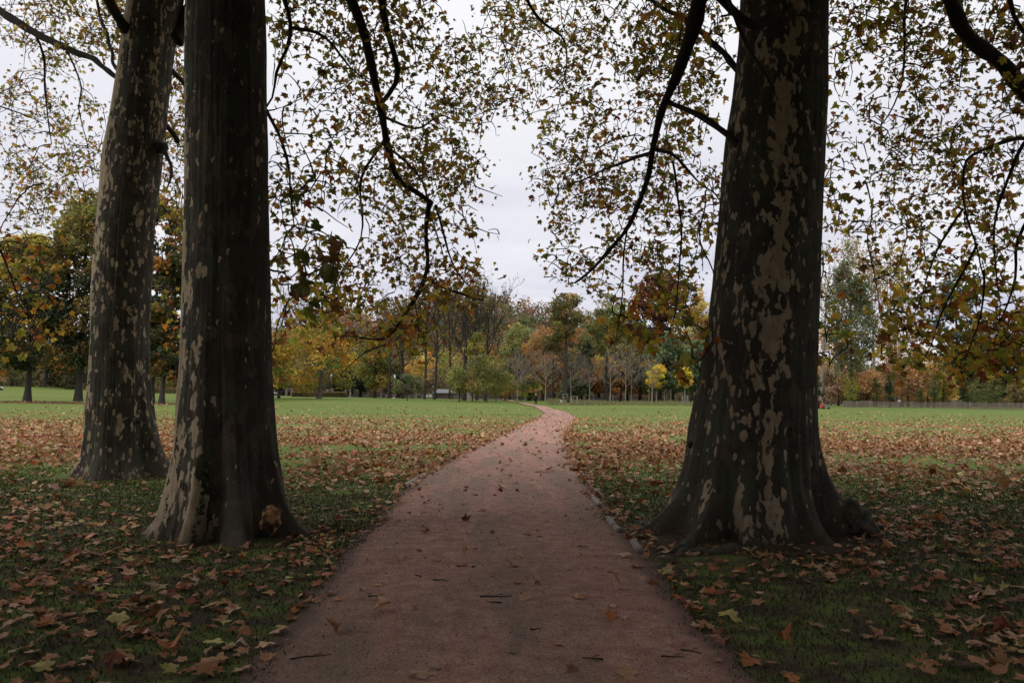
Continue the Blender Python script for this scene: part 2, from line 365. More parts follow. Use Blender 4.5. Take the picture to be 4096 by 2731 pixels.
def build_path():
    mid = (PL+PR)/2; s = np.concatenate([[0], np.cumsum(np.linalg.norm(np.diff(mid, axis=0), axis=1))])
    yy = [0.0]
    while yy[-1] < s[-1]:
        q = yy[-1]; d = max(q-30, 0); yy.append(q + (0.5 if q < 32 else 0.07+0.012*d))
    q = np.minimum(np.array(yy), s[-1])
    def interp(A):
        out = np.stack([np.interp(q, s, A[:, k]) for k in range(2)], -1)
        ker = np.array([1, 2, 3, 2, 1.])/9
        for k in range(2):
            pad = np.pad(out[:, k], 2, mode='edge'); out[:, k] = np.convolve(pad, ker, 'valid')
        return out
    A, B = interp(PL), interp(PR)
    nj = lambda k, off: np.array([mnoise.noise(Vector((v*1.3, off, 0)))*0.16+mnoise.noise(Vector((v*5, off, 3)))*0.10+mnoise.noise(Vector((v*16, off, 6)))*0.05 for v in q])
    w = np.linalg.norm(B-A, axis=1, keepdims=True); dirn = (B-A)/w
    A = A-dirn*(nj(0, 1.0)[:, None]+0.06); B = B+dirn*(nj(0, 9.0)[:, None]+0.06)
    tt = np.array([0, .03, .08, .16, .28, .4, .5, .6, .72, .84, .92, .97, 1.0]); n = len(tt)
    P = A[:, None, :]*(1-tt)[None, :, None]+B[:, None, :]*tt[None, :, None]
    Z = ter(P[..., 0], P[..., 1]); dist = np.clip(P[..., 1]-50, 0, None)
    Z = Z+0.006+dist*0.0010
    crown = 4*tt*(1-tt)*0.02; Z = Z+crown[None, :]
    V = np.concatenate([P, Z[..., None]], -1).reshape(-1, 3)
    m = len(q); i = np.arange(m-1)[:, None]*n; j = np.arange(n-1)[None, :]
    f = np.stack([i+j, i+j+1, i+j+1+n, i+j+n], -1).reshape(-1, 4)
    me = npmesh('path', V, f, 4, [M['path']], smooth=True)
    e = np.clip(1-np.minimum(tt, 1-tt)/0.13, 0, 1)**1.3
    at = me.attributes.new('soil', 'FLOAT', 'POINT'); at.data.foreach_set('value', np.tile(e, m).astype(np.float32))
    o = put(bpy.data.objects.new('path', me)); tag(o, 'red gravel footpath curving away across the lawn', 'path', kind='structure')
build_path()
PMID = (PL+PR)/2
def path_side(x, y):
    """signed offset from the path centre divided by its half width, valid for y < 66"""
    k = PL[:, 1] < 68
    l = np.interp(y, PL[k, 1], PL[k, 0]); r = np.interp(y, PR[k, 1], PR[k, 0])
    return (x-(l+r)/2)/((r-l)/2), (r-l)/2

# ------------------------------------------------------------------ leaves
def leaf_template(kind):
    if kind == 'full':
        half = [(0.06, -0.24), (0.22, -0.36), (0.50, -0.31), (0.45, -0.14), (0.47, 0.0), (0.60, 0.12), (0.72, 0.33), (0.50, 0.30), (0.30, 0.27), (0.33, 0.44), (0.15, 0.56)]
        pts = [(0, 0.0)] + half + [(0, 0.74)] + [(-x, y) for x, y in half[::-1]]
    elif kind == 'mid':
        half = [(0.14, -0.33), (0.50, -0.28), (0.42, -0.02), (0.66, 0.30), (0.26, 0.26)]
        pts = [(0, 0.0)] + half + [(0, 0.70)] + [(-x, y) for x, y in half[::-1]]
    else:
        half = [(0.38, -0.28), (0.55, 0.22)]
        pts = [(0, 0.0)] + half + [(0, 0.65)] + [(-x, y) for x, y in half[::-1]]
    P = np.array(pts); n = len(P)-1
    F_ = [[0, i, i % n+1] for i in range(1, n+1)]
    return P, np.array(F_)
TPL = {k: leaf_template(k) for k in ('full', 'mid', 'low')}
def leaf_verts(kind, pos, Yax, Nax, size, curl=0.35, fold=0.5):
    P, Fc = TPL[kind]; n = len(pos); v = len(P)
    Yax = Yax/np.linalg.norm(Yax, axis=1, keepdims=True)
    Xax = np.cross(Yax, Nax); Xax /= np.linalg.norm(Xax, axis=1, keepdims=True)+1e-9
    Zax = np.cross(Xax, Yax)
    a = rng.normal(0, curl, (n, 1)); b = rng.normal(0, curl, (n, 1)); c = rng.normal(0, fold*0.45, (n, 1)); d = rng.normal(0, 0.055, (n, v))
    x = P[None, :, 0]*rng.uniform(0.78, 1.12, (n, 1)); y = P[None, :, 1]*rng.uniform(0.9, 1.1, (n, 1))+0.25
    z = a*x*x*1.6+b*y*y*0.9+c*np.abs(x)+d*np.hypot(x, y)
    Q = pos[:, None, :]+size[:, None, None]*(x[..., None]*Xax[:, None]+y[..., None]*Yax[:, None]+z[..., None]*Zax[:, None])
    f = (Fc[None]+(np.arange(n)*v)[:, None, None]).reshape(-1, 3)
    return Q.reshape(-1, 3), f
def rand_dir(n):
    v = rng.normal(size=(n, 3)); return v/np.linalg.norm(v, axis=1, keepdims=True)
SC = lambda pal, k: [((c[0]*k, c[1]*k, c[2]*k), w) for c, w in pal]
PAL_HANG = [((0.165, 0.150, 0.040), 5), ((0.25, 0.205, 0.050), 4), ((0.100, 0.100, 0.032), 2.5), ((0.34, 0.21, 0.05), 2.4), ((0.27, 0.12, 0.04), 2.2), ((0.14, 0.070, 0.032), 2.8), ((0.18, 0.06, 0.03), 0.8)]
PAL_LOW = [((0.27, 0.27, 0.055), 5), ((0.40, 0.30, 0.06), 3.5), ((0.15, 0.16, 0.04), 2.5), ((0.44, 0.26, 0.05), 2.6), ((0.34, 0.14, 0.04), 2.2), ((0.15, 0.07, 0.032), 2.8), ((0.22, 0.06, 0.03), 1.1)]
PAL_WARM = [((0.40, 0.26, 0.05), 4), ((0.36, 0.15, 0.04), 3.4), ((0.26, 0.23, 0.05), 4), ((0.22, 0.07, 0.03), 1.5), ((0.10, 0.095, 0.035), 4)]
def pick(pal, n, var=0.22):
    c = np.array([p[0] for p in pal]); w = np.array([p[1] for p in pal], float); w /= w.sum()
    r = c[rng.choice(len(c), n, p=w)]
    return np.clip(r*np.exp(rng.normal(0, var, (n, 1)))*np.exp(rng.normal(0, 0.08, (n, 3))), 0.005, 0.8)

PAL_HANG = SC(PAL_HANG, 1.6); PAL_LOW = SC(PAL_LOW, 1.35); PAL_WARM = SC(PAL_WARM, 1.15)
# ------------------------------------------------------------------ the three big plane trunks
def lobes_r(th, z, lobes):
    r = np.zeros_like(th)
    for a, wd, amp, h in lobes:
        d = (th-math.radians(a)+PI) % (2*PI)-PI
        r = r+amp*np.exp(-(d/math.radians(wd))**2)*np.exp(-np.clip(z, -0.3, None)/h)
    return r
def big_trunk(name, Yc, rows, lobes, densf, seed, zmax, lean_top=(0, 0), parent=None, org=None):
    """rows: (y, left, right) silhouette in the view at depth Yc"""
    zs = []; cx = []; rr = []
    for y, l, r in rows:
        a, b = W(l, y, Yc), W(r, y, Yc); zs.append((a[2]+b[2])/2); cx.append((a[0]+b[0])/2); rr.append((b[0]-a[0])/2*0.985)
    o = np.argsort(zs); zs = np.array(zs)[o]; cx = np.array(cx)[o]; rr = np.array(rr)[o]
    # extend above the frame
    sl = (cx[-1]-cx[-3])/(zs[-1]-zs[-3])
    zt = zs[-1]; zs = np.append(zs, [zt+3, zmax]); cx = np.append(cx, [cx[-1]+sl*3, cx[-1]+sl*(zmax-zt)+lean_top[0]]); rr = np.append(rr, [rr[-1]*0.86, rr[-1]*0.45])
    nz = 300; na = 200
    z = np.concatenate([np.linspace(-0.12, 2.2, 120)[:-1], np.linspace(2.2, zmax, nz-119)])
    th = np.arange(na)*2*PI/na
    X0 = np.interp(z, zs, cx); R0 = np.interp(z, zs, rr)
    ker = np.hanning(13); ker /= ker.sum()
    sm = lambda a: np.convolve(np.pad(a, 6, mode='reflect', reflect_type='odd'), ker, 'valid')
    X0 = sm(X0); R0 = sm(R0)
    TH, ZZ = np.meshgrid(th, z)
    R = R0[:, None]+lobes_r(TH, ZZ, lobes)
    nn = np.zeros_like(R); n2 = np.zeros_like(R); n3 = np.zeros_like(R)
    for i in range(nz):
        for j in range(na):
            c, s = math.cos(th[j]), math.sin(th[j])
            nn[i, j] = mnoise.noise(Vector((c*1.6+seed, s*1.6, z[i]*0.7)))
            n3[i, j] = mnoise.noise(Vector((c*13+seed, s*13, z[i]*0.9)))
            n2[i, j] = mnoise.noise(Vector((c*5+seed, s*5, z[i]*1.6)))
    low = np.exp(-np.clip(ZZ, 0, None)/1.2)
    R = R*(1+nn*(0.045+0.05*low)+n2*(0.014+0.05*low))+n3*(0.010+0.022*low)
    Pm = np.stack([X0[:, None]+R*np.cos(TH), Yc+R*np.sin(TH), ZZ], -1).reshape(-1, 3)-np.asarray(org)
    i = np.arange(nz-1)[:, None]*na; j = np.arange(na)[None, :]; j2 = (j+1) % na
    f = np.stack([i+j, i+j2, i+na+j2, i+na+j], -1).reshape(-1, 4)
    me = npmesh(name, Pm, f, 4, [M['bark']], smooth=True)
    at = me.attributes.new('dens', 'FLOAT', 'POINT'); at.data.foreach_set('value', densf(np.degrees(TH) % 360, ZZ).ravel().astype(np.float32))
    at = me.attributes.new('soil', 'FLOAT', 'POINT'); at.data.foreach_set('value', (np.exp(-np.clip(ZZ, 0, None)/0.22)).ravel().astype(np.float32))
    return put(bpy.data.objects.new('trunk', me), parent), (np.interp(zmax, zs, cx), Yc, zmax)
def gau(a, c, w):
    d = (a-c+180) % 360-180; return np.exp(-(d/w)**2)
roots = {}
# near left trunk
oN = (TREES['near'][0], TREES['near'][1], 0)
treeN = empty('plane_tree', oN, 'straight dark plane tree with a reddish burl at its foot, left of the path', 'tree', 'plane trees beside the path')
rowsN = [(0, 432, 604), (150, 431, 608), (300, 430, 611), (500, 429, 614), (700, 425, 617), (850, 421, 621), (950, 415, 627), (1030, 410, 632), (1100, 405, 636), (1250, 402, 638)]
lobN = [(180, 26, .42, .34), (-10, 22, .48, .36), (-62, 14, .52, .38), (-98, 11, .38, .55), (-135, 20, .18, .5), (60, 30, .4, .4), (120, 26, .4, .4), (-150, 10, .10, 1.5), (-80, 9, -.06, 2.0), (-32, 12, -.12, .6)]
def dN(a, z): return np.clip(0.10+0.10*gau(a, 225, 60)+0.75*gau(a, 197, 22)*np.clip(1.25-z/9, 0.2, 1)+0.32*gau(a, 225, 20)*np.clip(1.4-z/4, 0, 1)+1.0*gau(a, 264, 9)*np.exp(-(z/0.75)**4)+0.42*gau(a, 252, 9)*np.exp(-((z-1.6)/1.6)**2)+0.22*gau(a, 345, 14), 0, 1)
_, topN = big_trunk('trunk', 9.4, rowsN, lobN, dN, 3.0, 15, parent=treeN, org=oN)
# rear left trunk
oR = (TREES['rear'][0], TREES['rear'][1], 0)
treeR = empty('plane_tree', oR, 'leaning plane tree with pale patches down its left side, furthest left of the big trunks', 'tree', 'plane trees beside the path')
rowsR = [(0, 298, 416), (100, 282, 398), (185, 270, 388), (330, 246, 371), (400, 238, 363), (500, 229, 350), (700, 214, 337), (850, 210, 334), (930, 206, 336), (1000, 204, 336), (1120, 204, 334)]
lobR = [(180, 22, .42, .45), (-5, 20, .66, .62), (-45, 18, .34, .4), (-90, 24, .30, .35), (-135, 20, .28, .4), (80, 40, .4, .4), (-22, 8, -.14, .9), (15, 14, .15, 2.5)]
def dR(a, z): return np.clip(0.30+0.62*gau(a, 205, 30)*np.clip(0.35+z/7, 0, 1)+0.38*gau(a, 235, 22)*np.clip(z/6-0.4, 0, 1)+0.15*gau(a, 320, 30)+0.25*gau(a, 180, 14), 0, 1)
_, topR = big_trunk('trunk', 15.6, rowsR, lobR, dR, 8.0, 18, parent=treeR, org=oR)
# right trunk
oT = (TREES['right'][0], TREES['right'][1], 0)
treeT = empty('plane_tree', oT, 'massive mottled plane tree with spreading roots, to the right of the path', 'tree', 'plane trees beside the path')
rowsT = [(0, 1700, 1899), (100, 1698, 1898), (200, 1688, 1896), (310, 1668, 1893), (500, 1651, 1885), (700, 1632, 1873), (800, 1620, 1868), (900, 1606, 1867), (980, 1594, 1870), (1060, 1588, 1876), (1130, 1585, 1880), (1260, 1582, 1884)]
lobT = [(186, 20, .62, .40), (222, 13, .46, .36), (251, 11, .42, .40), (272, 10, .26, .9), (298, 13, .42, .26), (-14, 11, .72, .34), (322, 10, -.42, .42), (-40, 9, .36, .14), (238, 8, -.16, .5), (40, 26, .5, .4), (90, 26, .4, .4), (140, 26, .5, .4), (150, 12, .05, 3), (262, 10, -.05, 2.5)]
def dT(a, z): return np.clip(0.25+0.40*gau(a, 262, 22)*sstep(0.5, 3.2, z)+0.34*gau(a, 266, 13)*np.clip(1-z/4, 0, 1)+0.24*gau(a, 208, 22)*sstep(0.3, 2.5, z)+0.60*gau(a, 243, 8)*np.exp(-((z-0.35)/0.35)**2)+0.30*gau(a, 215, 8)*np.exp(-((z-0.5)/0.4)**2)-0.10*gau(a, 330, 40)*np.clip(1-z/5, 0, 1), 0, 1)
_, topT = big_trunk('trunk', 9.9, rowsT, lobT, dT, 21.0, 15, parent=treeT, org=oT)
# a fourth plane tree stands just outside the right of the frame; its limbs reach in
oF = (9.6, 12.0, 0)
treeF = empty('plane_tree', oF, 'plane tree whose dark crooked limbs and leaves hang in from the right edge', 'tree', 'plane trees beside the path')
rows = [(0, 0.62), (0.3, 0.56), (1, 0.5), (6, 0.44), (10, 0.34), (15, 0.2)]
tb = Tubes(); zz = np.linspace(-0.1, 15, 40)
tb.tube(np.stack([oF[0]+0*zz+0.1*np.sin(zz*0.5), oF[1]+0*zz, zz], -1), np.interp(zz, [r[0] for r in rows], [r[1] for r in rows]), 28)
ob = tb.build('trunk', M['bark'], treeF, origin=oF)

# burl on the near trunk, burr roots and knots
def lump(parent, org, loc, rad, mtl, name, seed=0, sub=4, rough=0.25):
    bm = bmesh.new(); bmesh.ops.create_icosphere(bm, subdivisions=sub, radius=1)
    for v in bm.verts:
        k = 1+rough*mnoise.noise(v.co*2.2+Vector((seed, 0, 0)))+rough*0.5*mnoise.noise(v.co*6+Vector((seed, 4, 0)))
        v.co = Vector((v.co.x*rad[0]*k, v.co.y*rad[1]*k, v.co.z*rad[2]*k))
    me = bpy.data.meshes.new(name); bm.to_mesh(me); bm.free()
    for p in me.polygons: p.use_smooth = True
    me.materials.append(mtl); o = bpy.data.objects.new(name, me); put(o, parent); o.location = Vector(loc)-Vector(org)
    return o
def burl_mat():
    m, nt, out = mat('burl_wood'); n = NB(nt); co = n.coord(); f = n.noise(co, 9, 4, 0.6, 0.5)
    n.bsdf(out, n.mix(n.ramp(f, 0.42, 0.58), (0.06, 0.035, 0.022, 1), (0.42, 0.21, 0.085, 1)), 0.85, n.noise(co, 25, 4), 0.6, 0.02); return m
M['burl'] = burl_mat()
p = W(622, 1192, 8.74); lump(treeN, oN, p, (0.10, 0.14, 0.13), M['burl'], 'burl', 2, 4, 0.4)
p = W(1948, 1185, 9.7); lump(treeT, oT, (p[0], p[1], 0.16), (0.26, 0.22, 0.23), M['bark'], 'burl', 5)
p = W(1972, 1200, 9.6); lump(treeT, oT, (p[0], p[1], 0.08), (0.22, 0.2, 0.15), M['bark'], 'burl', 9)
for q, (x, y, rr_) in enumerate([(1585, 1021, 0.035), (1900, 1080, 0.0)]):
    if rr_: lump(treeT, oT, W(x, y, 9.75), (rr_, rr_, rr_*1.3), M['branch'], 'knot', q, 2)
lump(treeR, oR, W(549/S, 1681/S+0, 14.93), (0.07, 0.05, 0.07), M['branch'], 'knot', 4, 2)
lump(treeR, oR, W(371, 340, 15.5), (0.13, 0.13, 0.12), M['branch'], 'knot', 4, 3)
# surface roots running from the right trunk towards the path
tb = Tubes()
def root(pts, r0_, r1_):
    tb = Tubes()
    P = np.array([G(x, y)+np.array([0, 0, dz]) for x, y, dz in pts]); t = np.linspace(0, 1, 24); tt = np.linspace(0, 1, len(P))
    Q = np.stack([np.interp(t, tt, P[:, k]) for k in range(3)], -1)
    for k in range(24): Q[k, :2] += 0.03*np.array([mnoise.noise(Vector((k*.4, pts[0][0], 0))), mnoise.noise(Vector((k*.4, pts[0][0], 5)))])
    tb.tube(Q, np.linspace(r0_, r1_, 24)*(1+0.15*np.sin(np.arange(24)*1.3)), 10); tb.build('root', M['bark'], treeT, origin=oT)
root([(1560, 1222, .02), (1500, 1210, .01), (1470, 1200, -.02), (1440, 1190, -.06)], .09, .03)
root([(1600, 1240, .02), (1560, 1262, .0), (1500, 1275, -.03)], .075, .03)
root([(1690, 1262, .0), (1640, 1272, .0), (1570, 1268, .0), (1530, 1290, -.04)], .075, .035)
root([(1880, 1225, .03), (1960, 1222, .0), (2040, 1232, -.04)], .08, .03)
root([(1940, 1205, .06), (2000, 1212, .02), (2075, 1222, -.03)], .09, .03)

# ------------------------------------------------------------------ limbs, twigs and hanging leaves
class Grow:
    def __init__(s): s.nodes = []; s.par = []; s.rad = []; s.paths = []
    def main(s, P, R, n=None):
        P = np.asarray(P, float); seg = np.linalg.norm(np.diff(P, axis=0), axis=1); L = np.concatenate([[0], np.cumsum(seg)])
        n = n or max(6, int(L[-1]/0.18)); t = np.linspace(0, L[-1], n)
        Q = np.stack([np.interp(t, L, P[:, k]) for k in range(3)], -1)
        ker = np.array([1, 2, 1.])/4
        for _ in range(2):
            Q[1:-1] = 0.25*Q[:-2]+0.5*Q[1:-1]+0.25*Q[2:]
        sd_ = rng.uniform(0, 100)
        for i in range(1, n):
            Q[i] += 0.035*np.array([mnoise.noise(Vector((t[i]*1.8, sd_, k*7.0))) for k in range(3)])
        rad = np.interp(t/L[-1], [0, 1], R) if np.isscalar(R[0]) and len(R) == 2 else np.interp(t/L[-1], np.linspace(0, 1, len(R)), R)
        rad = rad*(1+0.08*np.sin(t*9+sd_)+0.06*np.sin(t*23))
        s.paths.append((Q, rad, 9)); 
        for q in Q: s.nodes.append(q)
        return Q
    def tips(s, T, sag=0.25, wig=0.14, rbase=0.0065):
        T = np.asarray(T); Nn = np.array(s.nodes)
        d = np.array([np.min(((Nn-t)**2).sum(1)) for t in T]); order = np.argsort(d)
        outp = []
        cap = len(Nn)+len(T)*14; buf = np.zeros((cap, 3)); buf[:len(Nn)] = Nn; cnt = len(Nn)
        for k in order:
            t = T[k]; dd = ((buf[:cnt]-t)**2); cost = dd.sum(1)+0.6*np.clip(t[2]-buf[:cnt, 2], 0, None)**2
            a = buf[int(np.argmin(cost))].copy(); L = np.linalg.norm(t-a)
            if L < 0.05: outp.append(np.array([a, t])); continue
            m = int(np.clip(L/0.13, 4, 14)); u = np.linspace(0, 1, m)
            c = (a+t)/2+np.array([0, 0, sag*L])+rng.normal(0, 0.14*L, 3)
            Q = ((1-u)**2)[:, None]*a+(2*u*(1-u))[:, None]*c+(u**2)[:, None]*t
            Q[1:-1] += np.cumsum(rng.normal(0, wig*L/m, (m-2, 3)), 0)*np.sin(u[1:-1]*PI)[:, None]
            r = rbase*(1+0.9*L)*np.linspace(1.25, 0.45, m)
            s.paths.append((Q, r, 4 if L < 0.6 else 5)); outp.append(Q)
            buf[cnt:cnt+m-1] = Q[1:]; cnt += m-1
        s.nodes = list(buf[:cnt]); return outp
    def build(s, parent, org, name='limb', mtl=None):
        tb = Tubes()
        for Q, r, k in s.paths: tb.tube(Q, r, k)
        return tb.build(name, mtl or M['branch'], parent, origin=org)
def leaves_on(paths, per, size, pal, kind='mid', spread=0.16):
    pos = []; ln = []
    for Q in paths:
        n = rng.poisson(per)
        if n == 0: continue
        u = 1-rng.random(n)**1.6*0.75; i = u*(len(Q)-1); i0 = np.minimum(i.astype(int), len(Q)-2); fr = (i-i0)[:, None]
        pos.append(Q[i0]*(1-fr)+Q[i0+1]*fr+rng.normal(0, spread, (n, 3))*np.array([1, 1, .8]))
    pos = np.vstack(pos); n = len(pos)
    Yax = rand_dir(n)+np.array([0, 0, -1.1]); Nax = rand_dir(n)+np.array([0, 0, 0.5])
    sz = size*np.exp(np.clip(rng.normal(0, 0.38, n), -.6, .5))
    V, f = leaf_verts(kind, pos, Yax, Nax, sz, 0.6, 1.1)
    col = np.repeat(pick(pal, n), len(TPL[kind][0]), 0)
    return V, f, col
class Leafset:
    def __init__(s): s.V = []; s.F = []; s.C = []; s.n = 0
    def add(s, V, f, c): s.V.append(V); s.F.append(f+s.n); s.C.append(c); s.n += len(V)
    def build(s, name, mtl, parent, org):
        me = npmesh(name, np.vstack(s.V)-np.asarray(org), np.vstack(s.F), 3, [mtl], np.vstack(s.C))
        return put(bpy.data.objects.new(name, me), parent)
def PP(pts, Y0, Y1, Ys=None):
    n = len(pts); Ys = np.linspace(Y0, Y1, n) if Ys is None else Ys
    return [W(x, y, Y) for (x, y), Y in zip(pts, Ys)]
def region(cx, cy, rx, ry, n, Y0, Y1, holes=()):
    out = []
    while len(out) < n:
        a = rng.uniform(-1, 1, 2)
        if a@a > 1: continue
        x, y = cx+a[0]*rx, cy+a[1]*ry
        if any(((x-h[0])/h[2])**2+((y-h[1])/h[3])**2 < 1 and rng.random() < h[4] for h in holes): continue
        q = mnoise.noise(Vector((x/38, y/38, cx)))+0.5*mnoise.noise(Vector((x/14, y/14, cx+9)))
        if q < rng.uniform(-0.45, 0.35): continue
        out.append(W(x, y, rng.uniform(Y0, Y1)))
    return out
def upper_crown(ls, cx, cy, zc, rx, ry, rz, n, size=0.34, pal=PAL_HANG):
    """the high crown above the picture: leaves gathered in clumps"""
    nb = 170; c = rand_dir(nb)*rng.uniform(0.35, 1, (nb, 1))**0.6*np.array([rx, ry, rz])+np.array([cx, cy, zc])
    p = c[rng.integers(0, nb, n)]+rand_dir(n)*(rng.random((n, 1))**0.5)*1.7
    x, y, d = proj(p); keep = ~((d > 0) & (x > -60) & (x < 2412) & (y > -25) & (y < 1700)) & (p[:, 2] > 3.2)
    p = p[keep]; n = len(p)
    V, f = leaf_verts('low', p, rand_dir(n)+np.array([0, 0, -.6]), rand_dir(n)+np.array([0, 0, .8]), size*np.exp(rng.normal(0, .2, n)))
    ls.add(V, f, np.repeat(pick(pal, n), 6, 0))
HOLES = [(1090, 60, 40, 40, .5), (1160, 560, 60, 300, .8), (1000, 60, 30, 50, .5), (700, 70, 50, 40, .5)]
# --- near left tree: crooked limb hanging in the middle of the sky
g = Grow()
B = g.main([(-3.0, 9.5, 9.5)]+PP([(720, -420), (770, -160), (800, 0), (835, 60), (850, 140), (868, 200), (880, 300), (893, 350), (908, 410), (925, 428), (960, 440), (990, 465)], 10.5, 13.0), [.15, .14, .12, .115, .10, .085, .075, .07, .065, .06, .055, .05, .045, .04])
B1 = g.main(PP([(986, 462), (975, 540), (985, 610), (985, 640), (965, 675), (935, 700), (925, 725), (915, 755), (885, 792), (850, 780), (800, 765), (760, 775)], 13.0, 12.4), [.045, .04, .034, .03, .034, .04, .036, .028, .022, .016, .01, .006])
g.main(PP([(985, 640), (1000, 655), (1010, 665), (1040, 660), (1075, 690), (1110, 690)], 13, 13.3), [.028, .012])
g.main(PP([(1000, 470), (1020, 540), (1035, 600), (1060, 650), (1085, 665)], 12.9, 13.6), [.022, .010])
g.main(PP([(868, -60), (880, 10), (884, 80), (912, 130), (918, 170), (915, 195), (893, 225), (875, 240)], 11.6, 12.2), [.06, .035])
g.main(PP([(893, 340), (930, 365), (965, 400), (975, 430), (985, 470), (1010, 560), (1025, 620)], 12.6, 13.6), [.022, .008])
g.main(PP([(872, 265), (905, 275), (925, 290), (960, 305), (1000, 265), (1030, 262), (1050, 290), (1130, 280)], 12.4, 14.5), [.026, .006])
g.main(PP([(884, 320), (868, 325), (850, 370), (820, 420), (830, 470), (838, 500), (830, 560), (790, 610), (775, 650)], 12.6, 12.2), [.026, .008])
g.main(PP([(612, 255), (640, 300), (658, 350), (668, 400), (672, 470), (675, 520)], 10.2, 9.6), [.024, .008])
g.main(PP([(640, -60), (660, 30), (675, 55), (672, 80), (648, 130), (625, 180), (640, 230), (610, 250)], 10.5, 10.0), [.035, .012])
g.main(PP([(672, 65), (720, 68), (755, 85), (780, 120), (800, 160), (850, 190)], 10.5, 12.0), [.026, .010])
g.main(PP([(668, 450), (710, 465), (760, 490), (800, 520)], 9.9, 9.6), [.012, .004])
g.main(PP([(885, 792), (830, 810), (790, 850)], 12.4, 12.6), [.014, .006])
tips = region(930, 250, 150, 260, 260, 11.8, 15.5, HOLES)+region(760, 220, 150, 260, 170, 10.5, 13.5, HOLES)+region(1010, 480, 150, 190, 210, 12.2, 15, HOLES)
tips += region(780, 500, 170, 150, 95, 10.5, 14, HOLES)+region(870, 640, 190, 80, 120, 11.5, 14)+region(1060, 320, 110, 170, 120, 13, 16, HOLES)
tips += region(1110, 150, 120, 150, 110, 14, 18, HOLES)+region(820, 40, 210, 80, 160, 11, 14, HOLES)+region(640, 480, 40, 200, 40, 9.5, 11.5)
tp = g.tips(tips)
ls = Leafset(); ls.add(*leaves_on(tp, 3.6, 0.070, PAL_HANG))
tlow = g.tips(region(830, 745, 165, 55, 115, 12.5, 14.2)+region(945, 760, 45, 60, 40, 11.5, 13.5)+region(720, 690, 70, 50, 26, 10.5, 12.5)+region(1050, 665, 70, 45, 40, 12, 14))
ls.add(*leaves_on(tlow, 3.0, 0.076, PAL_LOW, 'full', 0.15))
tbig = g.tips(region(700, 610, 75, 100, 16, 7.4, 9)+region(720, 350, 80, 130, 5, 8.5, 10))
ls.add(*leaves_on(tbig, 1.5, 0.115, [((.10, .115, .035), 3), ((.14, .07, .03), 1), ((.2, .19, .05), 1)], 'full', 0.08))
tsmall = g.tips(region(635, 800, 14, 90, 7, 10, 12)); ls.add(*leaves_on(tsmall, 3, 0.11, PAL_LOW, 'full', 0.1))
for a in range(7):
    th = a*0.9+0.3; z0 = 8+a*0.9; g.main([(topN[0]*0.4-3.0*0.6, 9.4, z0), (-3+3.5*math.cos(th), 9.4+3.5*math.sin(th), z0+3.2), (-3+7*math.cos(th), 9.4+7*math.sin(th), z0+5.0)], [.17, .03])
upper_crown(ls, -2.5, 8.0, 14.5, 8.5, 8.5, 5.0, 15000)
g.build(treeN, oN); ls.build('foliage', M['leaf'], treeN, oN)
# ivy at the foot of the near trunk
def ivy():
    n = 1500; a = np.radians(rng.uniform(197, 262, n)); z = rng.random(n)**1.5*0.85
    r = 0.52+lobes_r(a, z, lobN)+rng.uniform(0.0, 0.05, n); x = -3.2+r*np.cos(a); y = 9.4+r*np.sin(a)
    P = np.stack([x, y, z], -1); V, f = leaf_verts('low', P, rand_dir(n)+np.array([0, -.5, -.6]), np.stack([np.cos(a), np.sin(a), 0.4+0*a], -1)+0.5*rand_dir(n), rng.uniform(.03, .055, n))
    l = Leafset(); l.add(V, f, np.repeat(pick([((.03, .045, .018), 3), ((.05, .07, .025), 1)], n), 6, 0)); o = l.build('ivy_plant', M['crown'], None, (-3.6, 9.0, 0)); o.location = (-3.6, 9.0, 0)
    tag(o, 'dark ivy growing up the foot of the trunk left of the pale streak', 'ivy')
ivy()
# --- rear left tree
g = Grow()
g.main([W(285, 190, 15.5)]+PP([(270, 185), (235, 150), (210, 133), (150, 110), (110, 92), (80, 78), (40, 50), (0, 28), (-60, -10)], 15.5, 18), [.05, .05, .06, .07, .075, .08, .085, .09, .095, .1])
g.main(PP([(82, 82), (100, 115), (105, 160), (102, 215), (110, 260), (120, 330)], 17, 17.5), [.03, .010])
g.main(PP([(290, 70), (272, 45), (250, 10), (225, -60)], 15.2, 14.5), [.11, .09])
g.main(PP([(285, 190), (262, 150), (250, 90), (230, 40), (215, -40)], 15.6, 19), [.04, .03])
g.main(PP([(400, 90), (425, 60), (450, 10), (480, -60)], 15.7, 16), [.20, .16])
g.main(PP([(375, 345), (392, 370), (398, 410), (385, 430)], 15.4, 15.0), [.045, .015])
g.main(PP([(380, 150), (420, 185), (450, 230)], 16, 17), [.06, .03])
g.main(PP([(372, 280), (395, 300), (408, 325)], 16, 16.5), [.06, .05])
g.main(PP([(150, 112), (190, 190), (180, 250), (200, 330), (215, 420)], 18, 20), [.022, .006])
g.main(PP([(-60, 230), (0, 245), (60, 262), (100, 285)], 16, 17), [.02, .008])
g.main(PP([(-60, 520), (0, 560), (25, 640), (50, 700), (90, 740)], 12.5, 13), [.02, .007])
tips = region(110, 300, 140, 160, 230, 18, 27)+region(180, 60, 140, 90, 260, 16, 26)+region(60, 60, 80, 90, 40, 20, 28)+region(120, 430, 120, 110, 100, 18, 26)+region(60, 470, 90, 70, 40, 17, 24)
tips += region(400, 330, 45, 240, 230, 16.5, 24)+region(380, 120, 60, 120, 90, 17, 24)
tp = g.tips(tips); ls = Leafset(); ls.add(*leaves_on(tp, 3.8, 0.078, PAL_HANG, 'mid'))
tp = g.tips(region(55, 700, 75, 150, 70, 12, 15.5)+region(40, 600, 70, 80, 40, 12, 16)+region(385, 640, 40, 180, 40, 17, 21)+region(150, 640, 50, 90, 10, 13, 15))
ls.add(*leaves_on(tp, 2.2, 0.080, PAL_WARM, 'full', .13))
